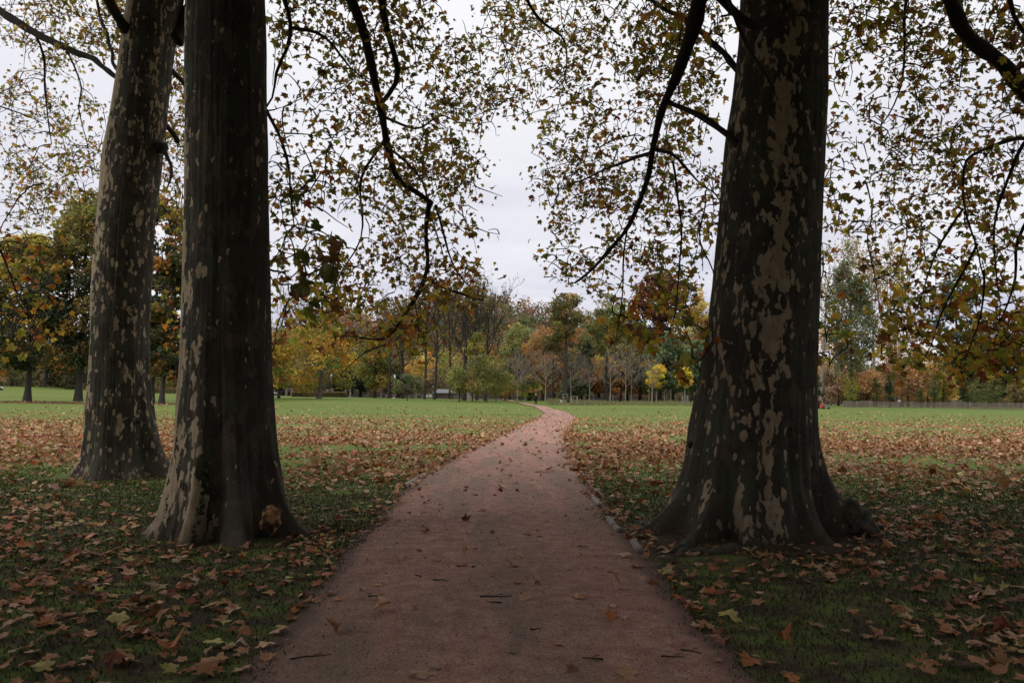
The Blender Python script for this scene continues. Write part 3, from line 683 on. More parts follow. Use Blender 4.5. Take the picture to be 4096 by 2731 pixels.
for a in range(7):
    th = a*0.9+0.3; z0 = 11+a*0.9; g.main([(-7.2, 15.6, z0), (-7+3.5*math.cos(th), 15.6+3.5*math.sin(th), z0+3.2), (-7+7*math.cos(th), 15.6+7*math.sin(th), z0+5.0)], [.17, .03])
upper_crown(ls, -8, 15, 17, 9, 8, 5.5, 13000)
g.build(treeR, oR); ls.build('foliage', M['leaf'], treeR, oR)
# --- right tree
g = Grow()
g.main([(3.0, 9.8, 9.0)]+PP([(1690, -240), (1640, -100), (1608, 0), (1590, 70), (1572, 130), (1548, 190), (1520, 245), (1508, 300), (1497, 345), (1492, 400), (1475, 450), (1455, 500), (1425, 545), (1390, 590), (1350, 630), (1322, 648)], 9.4, 12.5),
       [.15, .14, .125, .115, .11, .10, .10, .095, .07, .052, .045, .04, .036, .032, .028, .024, .016])
g.main(PP([(1695, 335), (1668, 312), (1640, 290), (1620, 272), (1595, 250), (1565, 238), (1530, 236)], 9.6, 10.6), [.045, .042, .04, .04, .035, .03])
g.main([W(1770, 40, 9.3)]+PP([(1735, 80), (1710, 40), (1680, 15), (1640, -10), (1600, -70)], 9.1, 9.0), [.07, .06, .055, .05, .048, .042])
g.main(PP([(1650, -60), (1680, 20), (1712, 90), (1738, 140), (1755, 175), (1778, 212)], 8.8, 9.0), [.03, .012])
g.main(PP([(1195, -40), (1222, 30), (1258, 62), (1305, 88), (1303, 130), (1298, 180)], 14, 15), [.035, .03, .025, .02, .015, .008])
g.main(PP([(1500, 350), (1450, 365), (1400, 385), (1350, 410), (1300, 430)], 11.5, 13.5), [.03, .008])
g.main(PP([(1510, 345), (1550, 350), (1600, 420), (1650, 450)], 11.2, 12.5), [.03, .008])
g.main(PP([(1545, 370), (1560, 480), (1565, 560), (1560, 650), (1555, 720), (1530, 770)], 11.4, 10.5), [.018, .007])
g.main(PP([(1440, 530), (1430, 600), (1425, 700), (1415, 780)], 11.4, 10.6), [.014, .006])
g.main(PP([(1620, 440), (1605, 560), (1640, 620), (1650, 700), (1625, 800), (1610, 850)], 11.5, 9.6), [.012, .005])
g.main(PP([(1720, 190), (1665, 125), (1600, 60), (1520, 20), (1450, -40)], 10, 14), [.05, .03])
H3 = [(1200, 600, 40, 500, .8), (1330, 60, 25, 30, .5), (1570, 240, 25, 25, .7)]
tips = region(1440, 230, 190, 260, 420, 12, 17, H3)+region(1560, 120, 110, 170, 300, 10.5, 15)+region(1400, 520, 150, 150, 220, 12, 15.5, H3)+region(1560, 480, 100, 200, 170, 11, 15)
tips += region(1300, 330, 110, 170, 170, 13, 17, H3)+region(1270, 60, 130, 110, 150, 14, 19, H3)+region(1290, 610, 50, 50, 20, 12.5, 15)+region(1170, 130, 110, 140, 95, 14.5, 19)
tp = g.tips(tips); ls = Leafset(); ls.add(*leaves_on(tp, 3.1, 0.070, PAL_HANG, 'mid'))
tp = g.tips(region(1500, 710, 115, 70, 80, 11.5, 13.5)+region(1550, 800, 100, 60, 22, 9, 11.5)+region(1430, 760, 50, 40, 10, 10.5, 12))
ls.add(*leaves_on(tp, 3.2, 0.080, PAL_LOW, 'full', .16))
tp = g.tips(region(1950, 60, 80, 90, 60, 11, 14)+region(1920, 300, 50, 200, 60, 11, 14)+region(1905, 560, 34, 150, 40, 11, 13)+region(1910, 770, 45, 70, 18, 10, 12))
ls.add(*leaves_on(tp, 2.6, 0.078, PAL_LOW, 'mid', .14))
for a in range(7):
    th = a*0.9+0.3; z0 = 8+a*0.9; g.main([(3.0, 9.9, z0), (3+3.5*math.cos(th), 9.9+3.5*math.sin(th), z0+3.2), (3+7*math.cos(th), 9.9+7*math.sin(th), z0+5.0)], [.17, .03])
upper_crown(ls, 3.0, 8.0, 14.5, 8.5, 8.5, 5.0, 15000)
g.build(treeT, oT); ls.build('foliage', M['leaf'], treeT, oT)
# --- the tree off to the right
g = Grow()
g.main([(9.5, 12, 4.6)]+PP([(2640, 540), (2480, 330), (2400, 260), (2352, 215), (2325, 170), (2290, 130), (2250, 112), (2222, 88), (2203, 55), (2185, 20), (2165, -40), (2140, -120)], 11, 9.6), [.2, .17, .13, .12, .115, .11, .105, .10, .10, .095, .09, .085, .08])
g.main([(9.5, 12, 5.0)]+PP([(2560, 420), (2420, 330), (2360, 312), (2310, 320), (2270, 338), (2235, 352), (2212, 372), (2210, 420), (2212, 480), (2230, 520), (2245, 580), (2260, 640)], 11.5, 10.2), [.12, .09, .062, .05, .042, .034, .027, .022, .019, .016, .013, .011, .008])
g.main(PP([(2400, 280), (2340, 330), (2320, 400), (2290, 470), (2275, 540), (2290, 600), (2300, 700), (2290, 760)], 10.5, 11.5), [.026, .006])
g.main(PP([(2212, 480), (2170, 540), (2140, 600), (2120, 680), (2080, 760)], 10.3, 12), [.018, .006])
g.main(PP([(2245, 560), (2200, 640), (2160, 720), (2140, 800), (2100, 860)], 10.3, 12), [.018, .006])
g.main(PP([(2260, 620), (2260, 700), (2235, 780), (2210, 850)], 10.3, 11), [.016, .006])
g.main(PP([(2090, -60), (2075, 60), (2082, 140), (2060, 230), (2020, 300), (1985, 330)], 12, 13.5), [.03, .006])
g.main(PP([(2300, -60), (2330, 60), (2370, 90)], 9, 9), [.03, .02])
g.main(PP([(1990, 420), (2010, 500), (1985, 560), (2010, 620), (2020, 700)], 12.5, 12.5), [.014, .006])
g.main(PP([(2400, 430), (2330, 560), (2340, 650), (2310, 720), (2250, 800)], 11, 12), [.03, .007])
HF = [(2330, 660, 26, 60, .7), (1960, 170, 50, 60, .8), (1950, 440, 40, 60, .6), (2250, 230, 40, 50, .5)]
tips = region(2120, 240, 160, 130, 210, 10.5, 15, HF)+region(2200, 60, 190, 90, 200, 10, 15, HF)+region(2150, 430, 160, 130, 190, 11, 15, HF)+region(2290, 400, 90, 200, 140, 10.5, 14, HF)+region(2340, 150, 60, 140, 70, 9, 12)
tips += region(2040, 560, 110, 90, 60, 11, 14, HF)+region(2010, 60, 80, 80, 50, 11, 15)
tp = g.tips(tips); ls = Leafset(); ls.add(*leaves_on(tp, 3.1, 0.070, PAL_HANG, 'mid'))
tp = g.tips(region(2200, 700, 170, 130, 215, 11, 14)+region(2250, 830, 110, 50, 70, 10, 12.5)+region(2060, 770, 60, 90, 60, 11, 13)+region(2330, 760, 50, 110, 60, 10, 12))
ls.add(*leaves_on(tp, 3.1, 0.078, PAL_LOW, 'full', .16))
upper_crown(ls, 10, 10, 14.0, 8.0, 8.0, 5.0, 12000)
g.build(treeF, oF); ls.build('foliage', M['leaf'], treeF, oF)
#@@PART2
# ------------------------------------------------------------------ unseen foliage added behind the camera to shade the near ground
def shade_foliage():
    ls = Leafset(); n = 33000; nb = 400
    c = np.stack([rng.uniform(-34, 34, nb), rng.uniform(-30, 5, nb), rng.uniform(7.0, 14, nb)], -1)
    p = c[rng.integers(0, nb, n)]+rand_dir(n)*(rng.random((n, 1))**.5)*2.6
    m = 9000; q = np.stack([rng.uniform(-40, 40, m), rng.uniform(-36, -28, m), rng.uniform(0, 8, m)], -1)
    s = 8000; r = np.stack([rng.choice([-1, 1], s)*rng.uniform(17, 27, s), rng.uniform(-28, 7, s), rng.uniform(0.5, 8, s)], -1)
    p = np.vstack([p, q, r]); x, y, d = proj(p); p = p[~((d > 0) & (x > -80) & (x < 2432) & (y > -40))]; n = len(p)
    V, f = leaf_verts('low', p, rand_dir(n)+np.array([0, 0, -.6]), rand_dir(n)+np.array([0, 0, .5]), 0.5*np.exp(rng.normal(0, .2, n)))
    ls.add(V, f, np.repeat(pick([((.07, .075, .025), 2), ((.12, .08, .03), 1)], n), 6, 0)); o = ls.build('woodland', M['crown'], None, (0, 0, 0))  # out-of-view leaf mass, added to block light from behind
    tag(o, 'unseen foliage added behind the viewpoint to shade the near ground', 'woodland', kind='stuff')
shade_foliage()

# ------------------------------------------------------------------ fallen leaves
PAL_DRY = [((0.46, 0.25, 0.140), 5), ((0.58, 0.385, 0.25), 3.4), ((0.37, 0.175, 0.09), 3.4), ((0.21, 0.080, 0.045), 2.4), ((0.48, 0.19, 0.075), 1.4), ((0.50, 0.43, 0.17), 0.6)]
def litter_density(x, y):
    s, hw = path_side(x, np.minimum(y, 66)); a = np.abs(s)
    d = 17*sstep(9, 15, y)*(1-sstep(24, 60, y))+9*(1-sstep(45, 75, y))*sstep(15, 25, y)+62*np.exp(-((y-26)/8.5)**2)
    patch = np.array([mnoise.noise(Vector((i*0.22, j*0.22, 1.7)))+0.6*mnoise.noise(Vector((i*0.7, j*0.7, 5))) for i, j in zip(x, y)])
    d = d*np.clip(1.0+1.35*patch, 0.12, 2.0)
    nearw = (1-sstep(9.5, 13, y))
    near = 44+45*sstep(2.2, 4.5, np.abs(x))*(1-sstep(5.5, 7.0, y))+np.where(x > 0, 30, 0)
    near = near*np.clip(0.8+1.4*patch, 0.1, 2)
    d = d+nearw*near
    for (tx, ty), k in ((TREES['near'], 1.3), (TREES['rear'], 1.5), (TREES['right'], 1.6)):
        d = d*(1-0.75*np.exp(-(((x-tx)**2+(y-ty)**2)/(k*k))**2))
    d = d+150*np.exp(-((x+2.0)**2+(y-8.9)**2)/0.25)
    onp = a < 1.0
    pd = 3.0+1.8*sstep(18, 40, y)*(y < 70)
    edge = np.exp(-((a-1.06)/0.13)**2)*np.clip((y-5)/14, 0.12, 1)*(1-sstep(52, 66, y))*75
    d = np.where(onp, np.minimum(pd, d+pd)+edge, d+edge)
    # leaf litter under the four lawn trees
    return np.clip(d, 0, 130)
def scatter(ymin, ymax, dens_max, margin=1.12):
    # rejection sampling in the viewing wedge
    area_u = 0.66*margin
    N = int(dens_max*area_u*(ymax**2-ymin**2)); y = np.sqrt(rng.uniform(ymin**2, ymax**2, N)); x = rng.uniform(-1, 1, N)*area_u*y+0.0
    k = np.zeros(N, bool)
    d = litter_density(x, y); k = rng.random(N) < d/dens_max
    return x[k], y[k]
def flat_frames(n, tilt):
    th = rng.uniform(0, 2*PI, n); Yax = np.stack([np.cos(th), np.sin(th), rng.normal(0, tilt, n)], -1)
    Nax = np.stack([rng.normal(0, tilt, n), rng.normal(0, tilt, n), np.ones(n)], -1); return Yax, Nax
def litter():
    blocked = lambda x, y: np.zeros(len(x), bool) | (((x+3.19)**2+(y-9.4)**2) < .75**2) | (((x-3.18)**2+(y-9.9)**2) < .95**2) | (((x+7.95)**2+(y-15.6)**2) < .8**2)
    x1, y1 = scatter(3.0, 13, 100, 1.7); x2, y2 = scatter(13, 40, 125, 1.08); x3, y3 = scatter(40, 76, 34, 1.05)
    # thin the far lawn gradually
    # under the four left trees
    n = 5200; xa = rng.uniform(-74, -36, n); ya = rng.normal(103.5, 3.4, n)
    n = 1500; xb = rng.uniform(-0.62, 0.62, n)*80; yb = rng.uniform(66, 100, n)
    k = ~blocked(x1, y1); x1, y1 = x1[k], y1[k]
    order = np.argsort(y1); x1, y1 = x1[order], y1[order]
    xx, yy, dd = proj(np.stack([x1, y1, 0*x1], -1)); inview = (xx > -20) & (xx < 2372) & (yy < 1590)
    idx = np.flatnonzero(inview)
    # the 300 largest in the picture are things of their own
    s, hw = path_side(x1, y1); pri = y1-2.2*(np.abs(s) < 1.0)
    idx = idx[np.argsort(pri[idx])][:300]; single = np.zeros(len(x1), bool); single[idx] = True
    names = {0: 'tan', 1: 'pale tan', 2: 'brown', 3: 'dark red-brown', 4: 'orange', 5: 'yellow-green'}
    base = np.array([p[0] for p in PAL_DRY]); w = np.array([p[1] for p in PAL_DRY]); w = w/w.sum()
    for i in idx:
        k = int(rng.choice(6, p=w)); sz = 0.074*math.exp(np.clip(rng.normal(0, .33), -.6, .55)); Ya, Na = flat_frames(1, .15); curl = rng.choice([0.15, 0.52])
        V, f = leaf_verts('full', np.zeros((1, 3)), Ya, Na, np.array([sz]), curl, 0.7 if curl > .5 else .3)
        V[:, 2] -= V[:, 2].min()-0.004
        col = np.repeat((base[k]*math.exp(rng.normal(0, .15)))[None], len(V), 0)
        me = npmesh('fallen_leaf', V, f, 3, [M['litter']], col); o = put(bpy.data.objects.new('fallen_leaf', me))
        ss = path_side(x1[i], y1[i])[0]; zp = 0.006+0.02*max(0, 1-ss*ss) if abs(ss) < 1.05 else 0.012
        o.location = (x1[i], y1[i], zp)
        if abs(ss) < 0.35: pl = 'on the middle of the red path'
        elif abs(ss) < 1.05: pl = 'near the %s edge of the path' % ('left' if ss < 0 else 'right')
        else: pl = 'in the grass %s of the path' % ('left' if ss < 0 else 'right')
        wh = 'closest in view' if y1[i] < 4.9 else ('well before the trunks' if y1[i] < 6.2 else ('short of the trunks' if y1[i] < 8.4 else 'level with the trunks'))
        tag(o, '%s %s%s leaf %s, %s' % ('large' if sz > .088 else ('small' if sz < .062 else 'mid-sized'), 'curled ' if curl > .5 else 'flat ', names[k], pl, wh), 'fallen leaf', 'fallen plane leaves near the camera')
    # hand-placed leaves that stand out in the photograph
    def hero(x, y, sz, col, lab, rot, curl=.5):
        p = G(x, y); V, f = leaf_verts('full', np.zeros((1, 3)), np.array([[math.cos(rot), math.sin(rot), .15]]), np.array([[.1, -.25, 1.]]), np.array([sz]), .12, curl)
        V[:, 2] -= V[:, 2].min()-.004; me = npmesh('fallen_leaf', V, f, 3, [M['litter']], np.repeat(np.array([col]), len(V), 0)); o = put(bpy.data.objects.new('fallen_leaf', me)); o.location = (p[0], p[1], .012)
        tag(o, lab, 'fallen leaf', 'fallen plane leaves near the camera')
    hero(500, 1532, 0.152, (.46, .26, .13), 'biggest fallen leaf, broad and orange-tan, at the left foot of the path', 2.6)
    hero(455, 1556, 0.128, (.42, .22, .12), 'tan leaf half under the biggest fallen leaf', 0.4)
    hero(405, 1545, 0.104, (.38, .34, .12), 'yellow-green leaf beside the biggest fallen leaf', 3.3)
    hero(1672, 1438, .13, (.50, .42, .13), 'upright pale yellow leaf at the right edge of the path', 1.0, .9)
    hero(2090, 1424, 0.112, (.40, .38, .13), 'folded yellow-green leaf amid brown ones in the grass by the right trunk side', 2.2, .9)
    hero(1515, 1322, .13, (.42, .40, .16), 'pale green leaf lying where the path meets the grass before the right tree', 0.1)
    hero(1192, 1382, .12, (.50, .30, .20), 'rolled pale tan leaf lying alone mid-path', 0.1, 1.1)
    hero(1456, 1562, 0.112, (.46, .29, .17), 'tan leaf on the path at the bottom of the picture', 3.0)
    # everything else is one leaf layer
    ls = Leafset()
    r = ~single; x, y = x1[r], y1[r]; n = len(x); Ya, Na = flat_frames(n, .17)
    V, f = leaf_verts('mid', np.stack([x, y, np.full(n, .03)], -1), Ya, Na, .074*np.exp(np.clip(rng.normal(0, .33, n), -.6, .6)), .35, .7); ls.add(V, f, np.repeat(pick(PAL_DRY, n), len(TPL['mid'][0]), 0))
    for (x, y), kind in (((x2, y2), 'low'), ((x3, y3), 'low')):
        k = ~blocked(x, y); x, y = x[k], y[k]; n = len(x); Ya, Na = flat_frames(n, .42); z = ter(x, y)+.03
        V, f = leaf_verts(kind, np.stack([x, y, z], -1), Ya, Na, .090*np.exp(rng.normal(0, .28, n)), .45, .5); ls.add(V, f, np.repeat(pick(PAL_DRY, n), len(TPL[kind][0]), 0))
    n = 1500; y = np.sqrt(rng.uniform(3.7**2, 20**2, n)); kk = PL[:, 1] < 68; l = np.interp(y, PL[kk, 1], PL[kk, 0]); rr = np.interp(y, PR[kk, 1], PR[kk, 0]); q = rng.uniform(-1, 1, n); q = np.where(rng.random(n) < .4, np.sign(q)*(1-rng.random(n)**2*.4), q)
    x = (l+rr)/2+q*(rr-l)/2; Ya, Na = flat_frames(n, .25)
    V, f = leaf_verts('low', np.stack([x, y, .012+.02*np.clip(1-q*q, 0, 1)], -1), Ya, Na, rng.uniform(.006, .026, n), .5, .6); ls.add(V, f, np.repeat(pick([((.3, .18, .11), 3), ((.08, .05, .035), 3), ((.5, .36, .25), 1.5)], n), 6, 0))
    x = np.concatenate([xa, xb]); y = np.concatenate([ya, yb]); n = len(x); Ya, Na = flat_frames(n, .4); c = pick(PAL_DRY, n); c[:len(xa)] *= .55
    V, f = leaf_verts('low', np.stack([x, y, ter(x, y)+.04], -1), Ya, Na, .14*np.exp(rng.normal(0, .25, n)), .6, .6); ls.add(V, f, np.repeat(c, 6, 0))
    o = ls.build('fallen_leaves', M['litter'], None, (0, 0, 0)); tag(o, 'carpet of dry plane leaves scattered over the lawn', 'fallen leaves', kind='stuff')
litter()
def twigs():
    spots = [(1140, 1378, 62, .1), (1135, 1392, 30, 3.0), (1250, 1087, 40, .2), (1360, 1524, 40, 2.9), (1545, 1520, 44, -.2), (1175, 1510, 18, 2.8), (1090, 1308, 14, .9), (860, 1378, 26, .3), (1340, 1262, 22, -.5), (715, 1520, 80, .35), (1590, 1508, 40, -.5), (1010, 1340, 26, .1), (960, 1330, 18, 2.4), (1230, 1455, 20, .2), (1000, 1548, 22, 2.9)]
    where = ['longest dark twig in the middle of the path', 'short twig just below the long mid-path twig', 'thin twig lying across the path where it narrows', 'dark twig near the bottom right of the path', 'dark twig at the right foot of the path', 'pale chip of wood mid-path near the bottom', 'short slanting twig mid-path', 'thin twig on the left half of the path', 'twig near a curled brown leaf right of centre', 'long thin twig at the lower left edge of the path', 'stout twig at the right path edge by the leaves', 'hair-thin twig left of centre on the path', 'tiny twig left of centre on the path', 'small dark twig below the rolled leaf', 'small pale twig at the bottom of the path']
    for (x, y, L, a), lb in zip(spots, where):
        p = G(x, y); m = L*S/F*p[1]/0.9; t = np.linspace(-.5, .5, 7)*m
        P = np.stack([np.cos(a)*t, np.sin(a)*t, 0*t+.006], -1)+rng.normal(0, .004, (7, 3))*np.array([1, 1, .3])
        tb = Tubes(); tb.tube(P, np.linspace(.0065, .003, 7), 6)
        if L > 35: tb.tube(np.array([P[3], P[3]+np.array([.02, .03, .004]), P[3]+np.array([.05, .05, .004])]), .003, 5)
        o = tb.build('twig', M['branch'] if 'pale' not in lb else M['wood'], None); o.location = (p[0], p[1], .028); tag(o, lb, 'twig', 'twigs on the path')
twigs()
# half-buried timber edging on the right of the path
for (a, b), lb in zip([((1362, 1146), (1379, 1166)), ((1398, 1196), (1412, 1213)), ((1412, 1214), (1424, 1224)), ((1452, 1246), (1472, 1272)), ((930, 1118), (975, 1092))],
                      ['long grey edging log, farthest along the right path edge', 'grey edging log before the roots of the right tree', 'short sunken log end beside the roots of the right tree', 'stout round edging log with a dark band, closest to the camera', 'thin buried timber edging on the left side of the path']):
    p, q = G(*a), G(*b); tb = Tubes(); m = (p+q)/2; t = np.linspace(0, 1, 8)[:, None]; P = (p*(1-t)+q*t)-m
    tb.tube(P, .045*np.array([.8, 1, 1, .97, 1, 1.02, 1, .85]), 12, cap=True); o = tb.build('edging_log', M['wood'], None); o.location = (m[0], m[1], .02)
    tag(o, lb, 'edging log', 'timber edging of the path')

# ------------------------------------------------------------------ grass blades near the camera
def grass():
    n = 320000; y = np.sqrt(rng.uniform(3.4**2, 20**2, n)); x = rng.uniform(-1.05, 1.05, n)*y
    s, hw = path_side(x, y); nz = np.array([mnoise.noise(Vector((a*1.3, b*1.3, 0))) for a, b in zip(x, y)])
    keep = (np.abs(s)*hw-hw+nz*.22+rng.normal(0, .05, n) > -0.03) & (nz > rng.uniform(-.7, .0, n)-.2) & (rng.random(n) > sstep(11, 20, y))
    for (tx, ty), k in ((TREES['near'], .85), (TREES['rear'], .8), (TREES['right'], 1.25)): keep &= ((x-tx)**2+(y-ty)**2) > k*k*rng.uniform(.7, 1.5, n)
    keep &= ~((((x-1.7)**2/0.6+(y-8.8)**2/2.5) < 1) & (rng.random(n) < .85))
    x, y = x[keep], y[keep]; n = len(x); h = rng.uniform(.012, .04, n)*(1+.3*nz[keep]); th = rng.uniform(0, 2*PI, n); w = .0028+.0006*y
    d = np.stack([np.cos(th), np.sin(th), 0*th], -1); b = np.stack([x, y, 0*x], -1); ln = np.stack([np.sin(th*3.1), np.cos(th*2.3), 0*th], -1)*(h*.6)[:, None]
    V = np.stack([b-d*w[:, None], b+d*w[:, None], b+ln+np.array([0, 0, 1])*h[:, None]], 1).reshape(-1, 3)
    o = put(bpy.data.objects.new('grass', npmesh('grass', V, np.arange(n*3).reshape(-1, 3), 3, [M['blade']], np.repeat(pick([((.042, .056, .018), 5), ((.070, .080, .028), 3), ((.035, .052, .016), 3), ((.17, .14, .07), .7)], n), 3, 0))))
    tag(o, 'short grass growing either side of the path', 'grass', kind='stuff')
grass()
def tall_grass():
    n = 16000; u = rng.uniform(.045, .32, n); y = rng.uniform(143, 158, n)+6*(u < .1); x = u*y; h = rng.uniform(.25, .75, n)*(.6+.6*np.array([abs(mnoise.noise(Vector((a*.15, b*.2, 0)))) for a, b in zip(x, y)])*2)
    z = ter(x, y); w = .06; b = np.stack([x, y, z], -1); d = np.array([[1., 0, 0]])
    V = np.stack([b-d*w, b+d*w, b+np.stack([rng.normal(0, .12, n), rng.normal(0, .1, n), h], -1)], 1).reshape(-1, 3)
    o = put(bpy.data.objects.new('tall_grass', npmesh('tall_grass', V, np.arange(n*3).reshape(-1, 3), 3, [M['blade']], np.repeat(pick([((.26, .28, .11), 4), ((.36, .28, .17), 3), ((.18, .24, .09), 3)], n), 3, 0))))
    tag(o, 'strip of unmown tall grass along the tree line', 'tall grass', kind='stuff')
tall_grass()
def pebbles():
    spots = [(1790/S, 1)]
    n = 7000; y = np.sqrt(rng.uniform(3.6**2, 14**2, n)); s = rng.uniform(-1, 1, n)
    tb_v = []; tb_f = []; k = 0
    base = np.array([[1, 0, 0], [0, 1, 0], [-1, 0, 0], [0, -1, 0], [0, 0, 1.]]); F5 = np.array([[0, 1, 4], [1, 2, 4], [2, 3, 4], [3, 0, 4]])
    PLy = PL[:, 1] < 68; l = np.interp(y, PL[PLy, 1], PL[PLy, 0]); r = np.interp(y, PR[PLy, 1], PR[PLy, 0]); x = (l+r)/2+s*(r-l)/2*1.05
    for i in range(n):
        sz = rng.uniform(.002, .0065); tb_v.append(base*sz*rng.uniform(.6, 1.3, 3)+np.array([x[i], y[i], .006+.02*max(0, 1-s[i]**2)])); tb_f.append(F5+k); k += 5
    o = put(bpy.data.objects.new('gravel', npmesh('gravel', np.vstack(tb_v), np.vstack(tb_f), 3, [M['litter']], np.repeat(pick([((.34, .27, .23), 3), ((.10, .06, .05), 4), ((.045, .035, .03), 3)], n), 5, 0)))); tag(o, 'loose pale grit on the red path', 'gravel', kind='stuff')
pebbles()
#@@PART3
# ------------------------------------------------------------------ distant trees
PR_ = lambda t, s: {
    'round': np.sqrt(np.clip(1-(2*t-1)**2, 0, 1))**.8,
    'dome': np.sqrt(np.clip(1-(np.clip(t, .3, 1)-.3)**2/.49, 0, 1))*np.clip(t/.12+.55, 0, 1),
    'cone': np.clip(1-t, 0, 1)**.75*np.clip(t/.08+.5, 0, 1),
    'bud': np.sin(np.clip(t, 0, 1)**.75*PI)**.6,
    'poplar': np.clip(np.sin(np.clip(t*.88+.10, 0, 1)**.75*PI), 0, 1)**.8,
    'layer': np.sqrt(np.clip(1-(2*t-1)**2, 0, 1))*(.85+.15*np.sin(t*16)),
    'up': np.clip(t/.4+.25, 0, 1)*np.sqrt(np.clip(1-t**6, 0, 1)),
}[s]
def at_px(x, Y):
    p = W(x, 905, Y); return p[0]
def skel(tb, h, zb, Rr, tr, nl, bend=0.0, k=8, up=.8, start=.35):
    t = np.linspace(0, 1, 12); top = zb+(h-zb)*.75
    ax = np.stack([bend*np.sin(t*2.2), .5*bend*np.sin(t*3), t*top], -1)
    r = tr*(1-t)**.7+tr*.12; r[0] *= 1.6; r[1] *= 1.08
    tb.tube(ax, r, k)
    for i in range(nl):
        a = rng.uniform(0, 2*PI); u = rng.uniform(start, .97); z0 = u*top; L = Rr*rng.uniform(.5, .95)
        b = np.array([np.interp(z0, ax[:, 2], ax[:, 0]), np.interp(z0, ax[:, 2], ax[:, 1]), z0]); s = np.linspace(0, 1, 6)[:, None]
        e = b+np.array([math.cos(a)*L, math.sin(a)*L, L*up*rng.uniform(.6, 1.2)])
        P = b*(1-s)+e*s; P[:, 2] += np.sin(s[:, 0]*PI)*L*-.08; P[1:-1] += rng.normal(0, L*.04, (4, 3))
        tb.tube(P, np.linspace(tr*.38*(1-u*.5), tr*.07, 6), 5)
def far_tree(name, label, cat, x, Y, ytop, w, ybot, pal, shape='round', n=4500, leaf=.34, tr=.3, bark='farbark', group=None, nb=55, blob=.24, bend=.2, gap=0, cx=None, nl=9, yb=None, dz=0, flat=.7, toppal=None):
    bx = at_px(x, Y); bz = terf(bx, Y)+dz
    if yb is not None: bz = W(x, yb, Y)[2]
    zt = W(x, ytop, Y)[2]-bz; zb = W(x, ybot, Y)[2]-bz; Rr = w*S/F*Y/2
    o = empty(name, (bx, Y, bz), label, cat, group)
    tb = Tubes(); skel(tb, zt, max(zb, .05*zt), Rr, tr, nl, bend); tb.build('trunk', M[bark], o)
    ox = 0 if cx is None else at_px(cx, Y)-bx
    # clumps
    t = rng.random(nb); a = rng.uniform(0, 2*PI, nb); pr = PR_(t, shape); rr = pr*Rr*(1-blob*.6)*np.sqrt(rng.uniform(.15, 1, nb))
    cc = np.stack([ox+rr*np.cos(a), rr*np.sin(a), zb+(zt-zb)*(blob*.3+t*(1-blob*.45))], -1)
    br = Rr*blob*rng.uniform(.6, 1.35, nb)*np.clip(pr+.25, .35, 1)
    ci = pick(pal, nb, .20)
    if toppal: ci = np.where((t > .55+rng.uniform(-.12, .12, nb))[:, None], pick(toppal, nb, .2), ci)
    k = rng.choice(nb, n, p=br**2/(br**2).sum()); d = rand_dir(n); d[:, 2] = d[:, 2]*flat
    p = cc[k]+d*br[k][:, None]*(.55+.6*rng.random((n, 1)))
    p[:, 2] = np.clip(p[:, 2], max(zb*.85, .05), zt*1.02)
    Nn = d+rand_dir(n)*.8+np.array([0, 0, .5]); 
    V, f = leaf_verts('low', p, rand_dir(n), Nn, leaf*np.exp(rng.normal(0, .25, n)), .3, .3)
    c = ci[k]*2.4*np.exp(rng.normal(0, .22, (n, 1)))
    me = npmesh('crown', V, f, 3, [M['crown']], np.repeat(np.clip(c, .004, .8), 6, 0)); put(bpy.data.objects.new('crown', me), o)
    return o
def bare_tree(name, label, cat, x, Y, ytop, w, pal=None, n=0, tr=.2, bark='greybark', group=None, fork=.25, leaf=.3, spread=.32, depth=4, twig=.02, yb=None, bend=0.0, kids=3, leafz=0):
    bx = at_px(x, Y); bz = terf(bx, Y) if yb is None else W(x, yb, Y)[2]
    h = W(x, ytop, Y)[2]-bz; Rr = w*S/F*Y/2; o = empty(name, (bx, Y, bz), label, cat, group); tb = Tubes(); ends = []
    t = np.linspace(0, 1, 10); ax = np.stack([bend*t**1.5+.12*np.sin(t*5), .1*np.sin(t*4+1), t*h*.93], -1); tb.tube(ax, tr*(1-t)**.8+twig, 7)
    def sub(b, d, L, r, lv):
        m = 5; s = np.linspace(0, 1, m)[:, None]; P = b+d*L*s; P[:, 2] += (s[:, 0]**2)*L*.22; P[1:] += np.cumsum(rng.normal(0, L*.03, (m-1, 3)), 0)
        R_ = np.linspace(r, max(r*.45, twig*.7), m); tb.tube(P, R_, 4 if lv else 3); ends.append(P[-1]); ends.append(P[3])
        if lv > 0:
            for _ in range(kids):
                i = int(rng.integers(1, m)); dd = d+rand_dir(1)[0]*.65; dd[2] += .25; dd /= np.linalg.norm(dd); sub(P[i], dd, L*rng.uniform(.45, .7), max(r*.5, twig*.7), lv-1)
    nl = int(7+depth*3)
    for i in range(nl):
        u = fork+(1-fork)*(i+rng.random())/nl*.95; a = i*2.4+rng.uniform(-.4, .4); L = Rr*(1.15-.5*u)*rng.uniform(.7, 1.1)*1.05; dz_ = rng.uniform(.6, 1.5)*(1/spread)*.35
        d = np.array([math.cos(a), math.sin(a), dz_]); d /= np.linalg.norm(d)
        b = np.array([np.interp(u, t, ax[:, k]) for k in range(3)]); LL = min(L/max(math.hypot(d[0], d[1]), .2), h*(1.0-u)*1.05+h*.06)
        sub(b, d, LL, tr*.45*(1-u)+twig, depth-1)
    tb.build('trunk', M[bark], o)
    if n:
        E = np.array(ends); E = E[E[:, 2] > leafz*h]; p = E[rng.integers(0, len(E), n)]+rng.normal(0, .35, (n, 3)); V, f = leaf_verts('low', p, rand_dir(n)+np.array([0, 0, -.4]), rand_dir(n), leaf*np.exp(rng.normal(0, .2, n)), .3, .3)
        me = npmesh('crown', V, f, 3, [M['crown']], np.repeat(pick(pal, n), 6, 0)); put(bpy.data.objects.new('crown', me), o)
    return o
